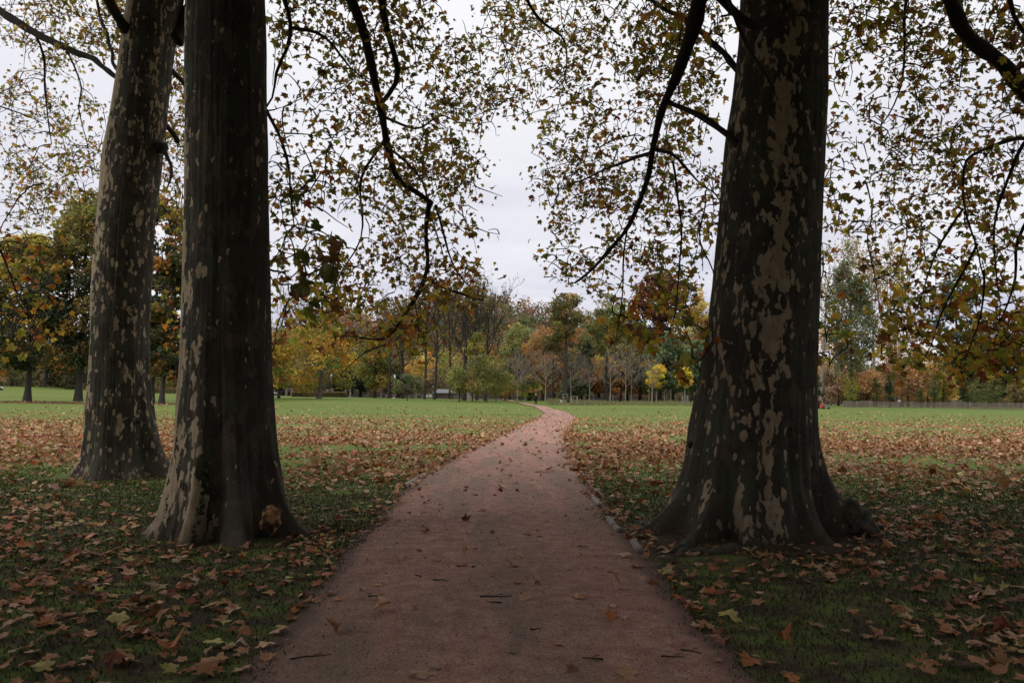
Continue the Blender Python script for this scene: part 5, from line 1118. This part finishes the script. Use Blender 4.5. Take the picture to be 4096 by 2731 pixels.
def bench(x, Y, label):
    bx = at_px(x, Y); bz = terf(bx, Y); o = empty('park_bench', (bx, Y, bz), label, 'bench', 'park benches along the far fence')
    t = Tubes(); t.box((0, 0, .45), (2.0, .5, .07)); t.build('seat', M['white'], o, smooth=False); t = Tubes(); t.box((0, .26, .78), (2.0, .05, .35)); t.build('backrest', M['metal'], o, smooth=False)
    for s in (-.8, .8): t = Tubes(); t.box((s, 0, .21), (.08, .45, .42)); t.build('leg', M['metal'], o, smooth=False)
for x, Y, lb in [(834, 188, 'bench right of the oval hedge'), (938, 188, 'bench before the pink building'), (1044, 184, 'white bench left of the thickest bare trunk'), (1219, 170, 'bench with a person in red sitting on it'), (1370, 171, 'dark bench between two tree guards')]: bench(x, Y, lb)
def guard(x, Y, w, label, h=1.55):
    bx = at_px(x, Y); bz = terf(bx, Y); k = S/F*Y; wd = w*k; o = empty('tree_guard', (bx, Y, bz), label, 'tree guard', 'wooden frames guarding young trees')
    for sx in (-1, 1):
        for sy in (-1, 1): t = Tubes(); t.tube(np.array([[sx*wd/2, sy*.45, 0], [sx*wd/2, sy*.45, h]]), .055, 7, cap=True); t.build('post', M['wood'], o)
    for sy in (-1, 1): t = Tubes(); t.box((0, sy*.45, h+.03), (wd+.25, .10, .12)); t.build('rail', M['wood'], o, smooth=False)
    for sx in (-1, 1): t = Tubes(); t.box((sx*wd/2, 0, h+.09), (.10, 1.0, .07)); t.build('crossbar', M['wood'], o, smooth=False)
for x, Y, w, lb in [(664, 172, 12, 'tree guard left above the oval hedge'), (700, 172, 14, 'boarded-looking tree guard above the middle of the oval hedge'), (757, 172, 10, 'tree guard just right of the yellow tree trunk, over the hedge'), (799, 168, 11, 'tree guard standing free at the right end of the oval hedge'), (960, 186, 8, 'tree guard left of the metal-roofed barn'), (1083, 184, 12, 'tree guard before the white obelisk'), (1184, 170, 10, 'tree guard left of the first bare saplings'), (1171, 172, 10, 'tree guard right of the distant man'), (1212, 172, 8, 'tree guard right behind the seated person in red'), (1233, 172, 6, 'tree guard over the head of the walking man'),
                   (1319, 152, 13, 'largest tree guard, directly behind the boxing pair'), (1298, 160, 9, 'tree guard left of the boxing pair'), (1358, 166, 10, 'tree guard right of the two bicycles'), (1404, 166, 8, 'tree guard left of the yellow-tufted sapling'), (1573, 155, 11, 'tree guard around the narrow yellow young tree')]: guard(x, Y, w, lb)
def hedge(name, label, x, Y, w, ytop, ybase, dp, pal, n, leaf=.12):
    bx = at_px(x, Y); bz = W(x, ybase, Y)[2]; k = S/F*Y; a = w*k/2; h = (ybase-ytop)*k
    o = empty(name, (bx, Y, bz-.1), label, 'hedge'); m = n; th = rng.uniform(0, 2*PI, m); v = rng.random(m)
    rr = np.where(rng.random(m) < .45, np.sqrt(rng.random(m)), 1.0)*(1+rng.normal(0, .015, m)); top = rr < .97
    p = np.stack([a*rr*np.abs(np.cos(th))**.8*np.sign(np.cos(th)), dp*rr*np.abs(np.sin(th))**.8*np.sign(np.sin(th)), np.where(top, h*(1+rng.normal(0, .04, m)), v*h)+.1], -1)
    nr = np.stack([np.cos(th), np.sin(th), np.where(top, 2.0, .3)], -1)+.5*rand_dir(m); V, f = leaf_verts('low', p, rand_dir(m), nr, leaf*np.exp(rng.normal(0, .2, m)), .3, .3)
    c = pick(pal, m)*np.where(top, 1.0, 1.0)[:, None]; me = npmesh('foliage', V, f, 3, [M['crown']], np.repeat(np.where(top[:, None], c*np.array([1.35, 1.0, 1.0]), c), 6, 0)); put(bpy.data.objects.new('foliage', me), o)
    t = Tubes(); tt = np.linspace(0, 2*PI, 25); 
    for kk in range(10): t.tube(np.array([[a*.85*math.cos(kk*.63), dp*.8*math.sin(kk*.63), 0], [a*.8*math.cos(kk*.63), dp*.75*math.sin(kk*.63), h*.9]]), .03, 5)
    t.build('stems', M['farbark'], o)
H1 = [((.16, .13, .055), 4), ((.11, .10, .045), 3), ((.24, .15, .08), 2)]
hedge('clipped_hedge', 'oval clipped hedge with reddish top round the yellow tree', 734, 150, 122, 900.5, 912.5, 2.5, H1, 15000)
hedge('clipped_hedge', 'tan-topped hedge between the two left plane trunks', 385, 168, 110, 892, 903, 2.0, H1, 8000)
hedge('clipped_hedge', 'low tan shrub row behind the tallest lawn tree', 225, 176, 50, 888, 898, 1.5, H1, 4000)
hedge('clipped_hedge', 'dark low shrub row left behind the tallest lawn tree', 165, 180, 26, 886, 894, 1.3, [((.05, .06, .03), 3), ((.10, .08, .04), 1)], 2500)
# odd things along the far edge
def shelter(x, Y, w, y, label):
    bx = at_px(x, Y); k = S/F*Y; z = W(x, y, Y)[2]; g0 = terf(bx, Y); o = empty('low_shelter', (bx, Y, g0), label, 'shelter', 'low turquoise-roofed shelters'); h = max(z-g0, .6)
    t = Tubes(); v = np.array([[-w*k/2, -1, h-.15], [w*k/2, -1, h-.15], [w*k/2, 1, h+.1], [-w*k/2, 1, h+.1]]); t.v.append(np.vstack([v, v-np.array([0, 0, .1])])); t.f.append(np.array([[0, 1, 2, 3], [7, 6, 5, 4], [0, 4, 5, 1], [1, 5, 6, 2], [2, 6, 7, 3], [3, 7, 4, 0]])); t.n += 8; t.build('roof', M['teal'], o, smooth=False)
    for sx in (-1, 1):
        for sy in (-1, 1): t = Tubes(); t.tube(np.array([[sx*w*k*.46, sy*.85, 0], [sx*w*k*.46, sy*.85, h-.1]]), .05, 6); t.build('post', M['metal'], o)
shelter(645, 185, 30, 901, 'turquoise-roofed low shelter just right of the straight plane trunk'); shelter(666, 190, 16, 898, 'smaller upper turquoise roof behind the first shelter'); shelter(675, 185, 22, 902.5, 'turquoise-roofed shelter running behind the hedge end')
def van(x, Y, w, label, mtl):
    bx = at_px(x, Y); bz = terf(bx, Y); k = S/F*Y; L = w*k; o = empty('parked_van', (bx, Y, bz), label, 'van')
    prof = np.array([[-.5, .35], [.5, .35], [.5, 1.0], [.36, 1.15], [.26, 1.85], [-.48, 1.9], [-.5, 1.7]]); prof[:, 0] *= L; n = len(prof); V = np.vstack([np.column_stack([prof[:, 0], np.full(n, s), prof[:, 1]]) for s in (-.85, .85)])
    bm = bmesh.new(); vs = [bm.verts.new(v) for v in V]; bm.faces.new(vs[:n]); bm.faces.new(vs[n:][::-1])
    for i in range(n): bm.faces.new([vs[i], vs[(i+1) % n], vs[n+(i+1) % n], vs[n+i]])
    bmesh.ops.recalc_face_normals(bm, faces=bm.faces); me = bpy.data.meshes.new('body'); bm.to_mesh(me); bm.free(); me.materials.append(mtl); put(bpy.data.objects.new('body', me), o)
    for q in (-.12, .2): t = Tubes(); t.box((q*L, -.86, 1.5), (.24*L, .03, .4)); t.build('window', M['glass'], o, smooth=False)
    for q in (-.3, .3):
        for s in (-.8, .8): t = Tubes(); t.tube(np.array([[q*L, s-.1, .33], [q*L, s+.1, .33]]), .33, 14, cap=True); t.build('wheel', M['rubber'], o)
def panels():
    x, Y = 984, 188; bx = at_px(x, Y); bz = terf(bx, Y); o = empty('notice_panel', (bx, Y, bz), 'pair of low blank white panels between two close bare trunks', 'panel')
    for a in (-.48, .48):
        t = Tubes(); t.box((a, 0, .62), (.85, .05, .75)); t.build('panel', M['white'], o, smooth=False)
        for s in (-.35, .35): t = Tubes(); t.box((a+s, .05, .5), (.05, .05, 1.0)); t.build('leg', M['metal'], o, smooth=False)
panels()
def obelisk():
    x, Y = 1073, 205; bx = at_px(x, Y); bz = terf(bx, Y); H = W(x, 894, Y)[2]-bz; o = empty('stone_monument', (bx, Y, bz), 'tapering white stone monument right of the thickest bare trunk', 'monument')
    t = Tubes(); t.tube(np.array([[0, 0, .6], [0, 0, H*.9], [0, 0, H]]), [.85, .55, .1], 4); t.build('shaft', M['palewall'], o, smooth=False); t = Tubes(); t.box((0, 0, .3), (2.2, 2.2, .7)); t.build('base', M['palewall'], o, smooth=False)
obelisk()

# ------------------------------------------------------------------ people, bicycles
def skin_mesh(name, pts, edges, rad, mtl, parent, sub=1):
    me = bpy.data.meshes.new(name); me.from_pydata([tuple(p) for p in pts], edges, []); o = put(bpy.data.objects.new(name, me), parent)
    me.materials.append(mtl); sk = o.modifiers.new('skin', 'SKIN'); sk.use_smooth_shade = True; ss = o.modifiers.new('sub', 'SUBSURF'); ss.levels = sub; ss.render_levels = sub
    if not me.skin_vertices: me.skin_vertices.new()
    for i, r in enumerate(rad): me.skin_vertices[0].data[i].radius = (r, r) if np.isscalar(r) else r
    me.skin_vertices[0].data[0].use_root = True; return o
def person(label, x, Y, ybase, pose, top, legs, shoes, hair=None, short=False, sleeve=True, rz=0.0, sc=1.0, bag=None, group=None):
    """pose: joint name -> (x, y, z) metres, facing -y"""
    bx = at_px(x, Y); bz = terf(bx, Y)+(.18 if x in (1231, 1142) else 0.0); o = empty('person', (bx, Y, bz), label, 'person', group, rz); o.scale = (sc,)*3
    J = dict(pelvis=(0, 0, .95), waist=(0, 0, 1.1), chest=(0, 0, 1.32), neck=(0, 0, 1.5), head=(0, -.01, 1.62), crown=(0, -.01, 1.73), ls=(.19, 0, 1.42), rs=(-.19, 0, 1.42), le=(.25, .02, 1.14), re=(-.25, .02, 1.14), lh=(.26, -.06, .88), rh=(-.26, -.06, .88), lp=(.26, -.08, .80), rp=(-.26, -.08, .80),
             lhip=(.10, 0, .9), rhip=(-.10, 0, .9), lk=(.11, -.02, .5), rk=(-.11, -.02, .5), la=(.11, .02, .09), ra=(-.11, .02, .09), lt=(.12, -.14, .04), rt=(-.12, -.14, .04)); J.update(pose)
    order = ['pelvis', 'waist', 'chest', 'neck', 'head', 'crown', 'ls', 'le', 'lh', 'lp', 'rs', 're', 'rh', 'rp', 'lhip', 'lk', 'la', 'lt', 'rhip', 'rk', 'ra', 'rt']
    R_ = dict(pelvis=.14, waist=.13, chest=.155, neck=.055, head=.095, crown=.07, ls=.065, le=.042, lh=.032, lp=.035, rs=.065, re=.042, rh=.032, rp=.035, lhip=.09, lk=.062, la=.042, lt=.04, rhip=.09, rk=.062, ra=.042, rt=.04)
    E = [('pelvis', 'waist'), ('waist', 'chest'), ('chest', 'neck'), ('neck', 'head'), ('head', 'crown'), ('chest', 'ls'), ('ls', 'le'), ('le', 'lh'), ('lh', 'lp'), ('chest', 'rs'), ('rs', 're'), ('re', 'rh'), ('rh', 'rp'), ('pelvis', 'lhip'), ('lhip', 'lk'), ('lk', 'la'), ('la', 'lt'), ('pelvis', 'rhip'), ('rhip', 'rk'), ('rk', 'ra'), ('ra', 'rt')]
    ix = {k: i for i, k in enumerate(order)}; skin_mesh('body', [J[k] for k in order], [(ix[a], ix[b]) for a, b in E], [R_[k]*.94 for k in order], M['skin'], o)
    def part(nm, keys, mtl, grow, cut=()):
        JJ = dict(J)
        for a, b, t in cut: JJ[b] = tuple(np.array(J[a])*(1-t)+np.array(J[b])*t)
        id_ = {k: i for i, k in enumerate(keys)}; skin_mesh(nm, [JJ[k] for k in keys], [(id_[a], id_[b]) for a, b in E if a in id_ and b in id_], [R_[k]+grow for k in keys], mtl, o)
    tk = ['chest', 'waist', 'pelvis', 'ls', 'le', 'rs', 're']+(['lh', 'rh'] if sleeve else [])
    part('jacket' if sleeve else 'shirt', tk, top, .035, () if sleeve else (('ls', 'le', .5), ('rs', 're', .5)))
    part('shorts' if short else 'trousers', ['pelvis', 'lhip', 'lk', 'rhip', 'rk']+([] if short else ['la', 'ra']), legs, .035)
    for s in 'lr':
        id2 = [J[s+'a'], J[s+'t']]; skin_mesh('shoe', id2, [(0, 1)], [.055, .05], shoes, o)
    h = J['head']; c = J['crown']; bm = bmesh.new(); bmesh.ops.create_icosphere(bm, subdivisions=2, radius=1)
    for v in bm.verts: v.co = Vector((v.co.x*.10, v.co.y*.115+.02, v.co.z*.09))+(Vector(h)+Vector(c))/2+Vector((0, .01, .045))
    me = bpy.data.meshes.new('hair'); bm.to_mesh(me); bm.free(); me.materials.append(hair or M['hair']); put(bpy.data.objects.new('hair', me), o)
    if bag:
        t = Tubes(); t.box((0, .2, 1.25), (.3, .18, .42)); b_ = t.build('backpack', bag, o, smooth=False); bv = b_.modifiers.new('b', 'BEVEL'); bv.width = .05; bv.segments = 3
    return o
walk = dict(lk=(.11, -.16, .52), la=(.10, -.20, .10), lt=(.10, -.34, .05), rk=(-.11, .06, .50), ra=(-.11, .30, .14), rt=(-.11, .20, .05), le=(.26, .10, 1.15), lh=(.26, .10, .90), lp=(.26, .08, .82), re=(-.26, -.08, 1.15), rh=(-.27, -.16, .92), rp=(-.27, -.2, .85))
person('man in a black coat and dark trousers walking away on the path with a backpack', 1231, 129, 932, walk, M['navy'], M['black'], M['black'], M['greyhair'], rz=PI, bag=M['black'])
person('small distant figure in black standing at the far end of the path', 1142, 205, 917.5, {}, M['black'], M['black'], M['black'], M['greyhair'])
box1 = dict(chest=(.06, 0, 1.28), neck=(.1, 0, 1.44), head=(.13, 0, 1.55), crown=(.14, 0, 1.66), ls=(.14, -.15, 1.40), rs=(.06, .16, 1.38), le=(.40, -.14, 1.40), lh=(.62, -.1, 1.42), lp=(.72, -.1, 1.42), re=(.30, .18, 1.30), rh=(.42, .05, 1.48), rp=(.46, .02, 1.54), lhip=(.05, -.1, .88), lk=(.18, -.14, .5), la=(.16, -.15, .1), lt=(.28, -.15, .04), rhip=(-.05, .1, .88), rk=(-.16, .12, .5), ra=(-.34, .15, .12), rt=(-.24, .15, .04))
person('boxer in a black vest and white shorts throwing a punch, left one of the pair', 1289.5, 147, 931, box1, M['black'], M['whitecloth'], M['whitecloth'], M['hair'], True, False)
b2 = {k: (-v[0], v[1], v[2]) for k, v in box1.items()}; b2.update(rk=(.14, .12, .5), ra=(.38, .15, .1), rt=(.26, .15, .04), lh=(-.36, -.1, 1.46), lp=(-.42, -.1, 1.50), le=(-.32, -.12, 1.24))
person('boxer all in black with white shoes, holding up hands, right one of the pair', 1305, 147, 931.5, b2, M['black'], M['black'], M['whitecloth'], M['hair'], True, True)
sit = dict(pelvis=(0, 0, .52), waist=(0, .02, .68), chest=(0, .03, .90), neck=(0, 0, 1.08), head=(0, -.02, 1.2), crown=(0, -.02, 1.31), ls=(.18, 0, 1.0), rs=(-.18, 0, 1.0), le=(.24, -.05, .76), re=(-.24, -.05, .76), lh=(.16, -.26, .64), rh=(-.16, -.26, .64), lp=(.12, -.33, .62), rp=(-.12, -.33, .62), lhip=(.09, -.03, .5), rhip=(-.09, -.03, .5), lk=(.12, -.45, .5), rk=(-.12, -.45, .5), la=(.12, -.46, .1), ra=(-.12, -.46, .1), lt=(.12, -.6, .04), rt=(-.12, -.6, .04))
person('person in a red jacket sitting on the bench behind the walking man', 1225, 169.9, None, sit, M['redcloth'], M['black'], M['black'])
bend_ = dict(waist=(-.10, 0, 1.04), chest=(-.30, 0, 1.10), neck=(-.46, 0, 1.08), head=(-.56, 0, 1.0), crown=(-.63, 0, .94), ls=(-.32, -.17, 1.08), rs=(-.32, .17, 1.08), le=(-.36, -.18, .85), re=(-.36, .18, .85), lh=(-.42, -.14, .62), rh=(-.42, .14, .62), lp=(-.44, -.12, .55), rp=(-.44, .12, .55), lhip=(0, -.1, .9), rhip=(0, .1, .9), lk=(.02, -.1, .5), rk=(.02, .1, .5), la=(.02, -.1, .09), ra=(.02, .1, .09), lt=(-.12, -.1, .04), rt=(-.12, .1, .04))
person('person in a navy top and blue jeans bending over, beside the massive plane', 1874.5, 130, 939, bend_, M['navy'], M['jeans'], M['jeans'], M['greyhair'])
person('person standing in maroon and dark trousers between the bending one and the red one', 1880, 130.3, 939, {}, M['maroon'], M['black'], M['black'], M['hair'], rz=.6)
person('person in bright red sitting low in front of the pushchair', 1889, 129, 939.5, {k: (v[0], v[1], v[2]*.92-.12 if k not in ('la', 'ra', 'lt', 'rt') else v[2]) for k, v in sit.items()}, M['redcloth'], M['redcloth'], M['black'], M['redcloth'], rz=-1.0)
person('person in a white top behind the paling fence', 2065, 165, 932.5, {}, M['whitecloth'], M['greycloth'], M['black'])
person('person in white sitting on the lawn at the very left edge', 3, 160, 900, {k: (v[0], v[1], v[2]*.9-.3 if k not in ('la', 'ra', 'lt', 'rt', 'lk', 'rk') else v[2]) for k, v in sit.items()}, M['whitecloth'], M['black'], M['black'])
def pushchair():
    x, Y = 1897, 129.6; bx = at_px(x, Y); bz = terf(bx, Y); o = empty('pushchair', (bx, Y, bz), 'black and silver pushchair with a raised hood beside the group on the lawn', 'pushchair')
    for a in (-.42, .38):
        for s in (-.25, .25): t = Tubes(); t.tube(np.array([[a, s-.03, .17], [a, s+.03, .17]]), .17, 14, cap=True); t.build('wheel', M['rubber'], o)
    for s in (-.25, .25): t = Tubes(); t.tube(np.array([[-.42, s, .17], [.1, s, .55], [.45, s, .85], [.66, s, 1.02]]), .02, 6); t.tube(np.array([[.38, s, .17], [.05, s, .5], [-.25, s, .62]]), .02, 6); t.build('frame', M['silver'], o)
    t = Tubes(); t.box((0, 0, .52), (.5, .44, .1)); t.box((.28, 0, .72), (.1, .44, .45)); t.build('seat', M['black'], o, smooth=False)
    t = Tubes(); th = np.linspace(.1, 1.9, 7); t.tube(np.stack([.42+.0*th, -.24+.48*(th-.1)/1.8, .92+.0*th], -1), .17, 9, cap=True); t.build('hood', M['black'], o)
    t = Tubes(); t.tube(np.array([[.66, -.26, 1.02], [.66, .26, 1.02]]), .022, 6); t.build('handle', M['silver'], o)
    t = Tubes(); t.box((0, 0, .26), (.5, .4, .16)); t.build('basket', M['greycloth'], o, smooth=False)
pushchair()
def bicycle(x, Y, yb, label, mtl, rz):
    bx = at_px(x, Y); bz = terf(bx, Y); o = empty('bicycle', (bx, Y, bz+.06), label, 'bicycle', 'bicycles lying on the lawn', rz); tilt = .16
    def pt(a, b): return (a, b*math.cos(tilt), .03+b*math.sin(tilt)+.02)
    for a in (-.52, .52):
        th = np.linspace(0, 2*PI, 25); P = np.array([pt(a+.34*math.cos(t), .34+.34*math.sin(t)) for t in th]); t = Tubes(); t.tube(P, .022, 6); w = t.build('wheel', M['rubber'], o)
        t = Tubes()
        for q in range(8): t.tube(np.array([pt(a, .34), pt(a+.33*math.cos(q*PI/4), .34+.33*math.sin(q*PI/4))]), .003, 3)
        t.build('spokes', M['silver'], w)
    t = Tubes()
    for A, B in [((-.52, .34), (-.08, .30)), ((-.08, .30), (-.2, .82)), ((-.2, .78), (.36, .80)), ((.36, .74), (-.08, .30)), ((-.52, .34), (-.2, .74)), ((.52, .34), (.36, .86))]: t.tube(np.array([pt(*A), pt(*B)]), .022, 6)
    t.build('frame', mtl, o); t = Tubes(); t.tube(np.array([pt(-.32, .90), pt(-.1, .90)]), [.06, .03], 6, cap=True); t.build('saddle', M['rubber'], o)
    c = np.array(pt(.36, .94)); t = Tubes(); t.tube(np.array([c+np.array([0, -.05, -.05]), c, c+np.array([.04, .02, .32])]), .018, 6); t.build('handlebar', M['silver'], o)
bicycle(1325, 144, 931.5, 'red bicycle lying in the grass right beside the boxers', M['redmetal'], .15); bicycle(1343, 144, 931.5, 'black bicycle lying with its handlebar up, farther from the boxers', M['metal'], .1)
def dog(x, Y, yb, label, name='dog', sc=1.0):
    bx = at_px(x, Y); bz = terf(bx, Y); o = empty(name, (bx, Y, bz), label, name); o.scale = (sc,)*3
    P = [(-.22, 0, .36), (0, 0, .35), (.2, 0, .38), (.30, 0, .50), (.38, 0, .56), (.48, 0, .53), (-.23, .07, .18), (-.27, .07, .03), (-.23, -.07, .18), (-.27, -.07, .03), (.2, .07, .18), (.2, .07, .03), (.2, -.07, .18), (.2, -.07, .03), (-.38, 0, .48)]
    skin_mesh('body', P, [(0, 1), (1, 2), (2, 3), (3, 4), (4, 5), (0, 6), (6, 7), (0, 8), (8, 9), (2, 10), (10, 11), (2, 12), (12, 13), (0, 14)], [.1, .1, .12, .07, .075, .035, .04, .022, .04, .022, .035, .022, .035, .022, .02], M['whitecloth'], o)
    t = Tubes(); t.tube(np.array([[.36, .06, .6], [.35, .08, .52]]), [.03, .01], 5); t.tube(np.array([[.36, -.06, .6], [.35, -.08, .52]]), [.03, .01], 5); t.build('ears', M['black'], o)
dog(212.5, 135, 911.5, 'small white dog on the lawn right of the tallest lawn tree trunk')
def bird(x, Y, yb, label):
    bx = at_px(x, Y); bz = terf(bx, Y); o = empty('bird', (bx, Y, bz), label, 'bird')
    skin_mesh('body', [(-.25, 0, .22), (-.1, 0, .2), (.08, 0, .24), (.17, 0, .34), (.2, 0, .38), (.28, 0, .37)], [(0, 1), (1, 2), (2, 3), (3, 4), (4, 5)], [.03, .09, .1, .05, .055, .012], M['white'], o)
    t = Tubes(); t.tube(np.array([[0, .03, 0], [0, .03, .18]]), .01, 4); t.tube(np.array([[0, -.03, 0], [0, -.03, .18]]), .01, 4); t.build('legs', M['redmetal'], o)
bird(904.5, 160, 914, 'white bird on the grass before the pink building')
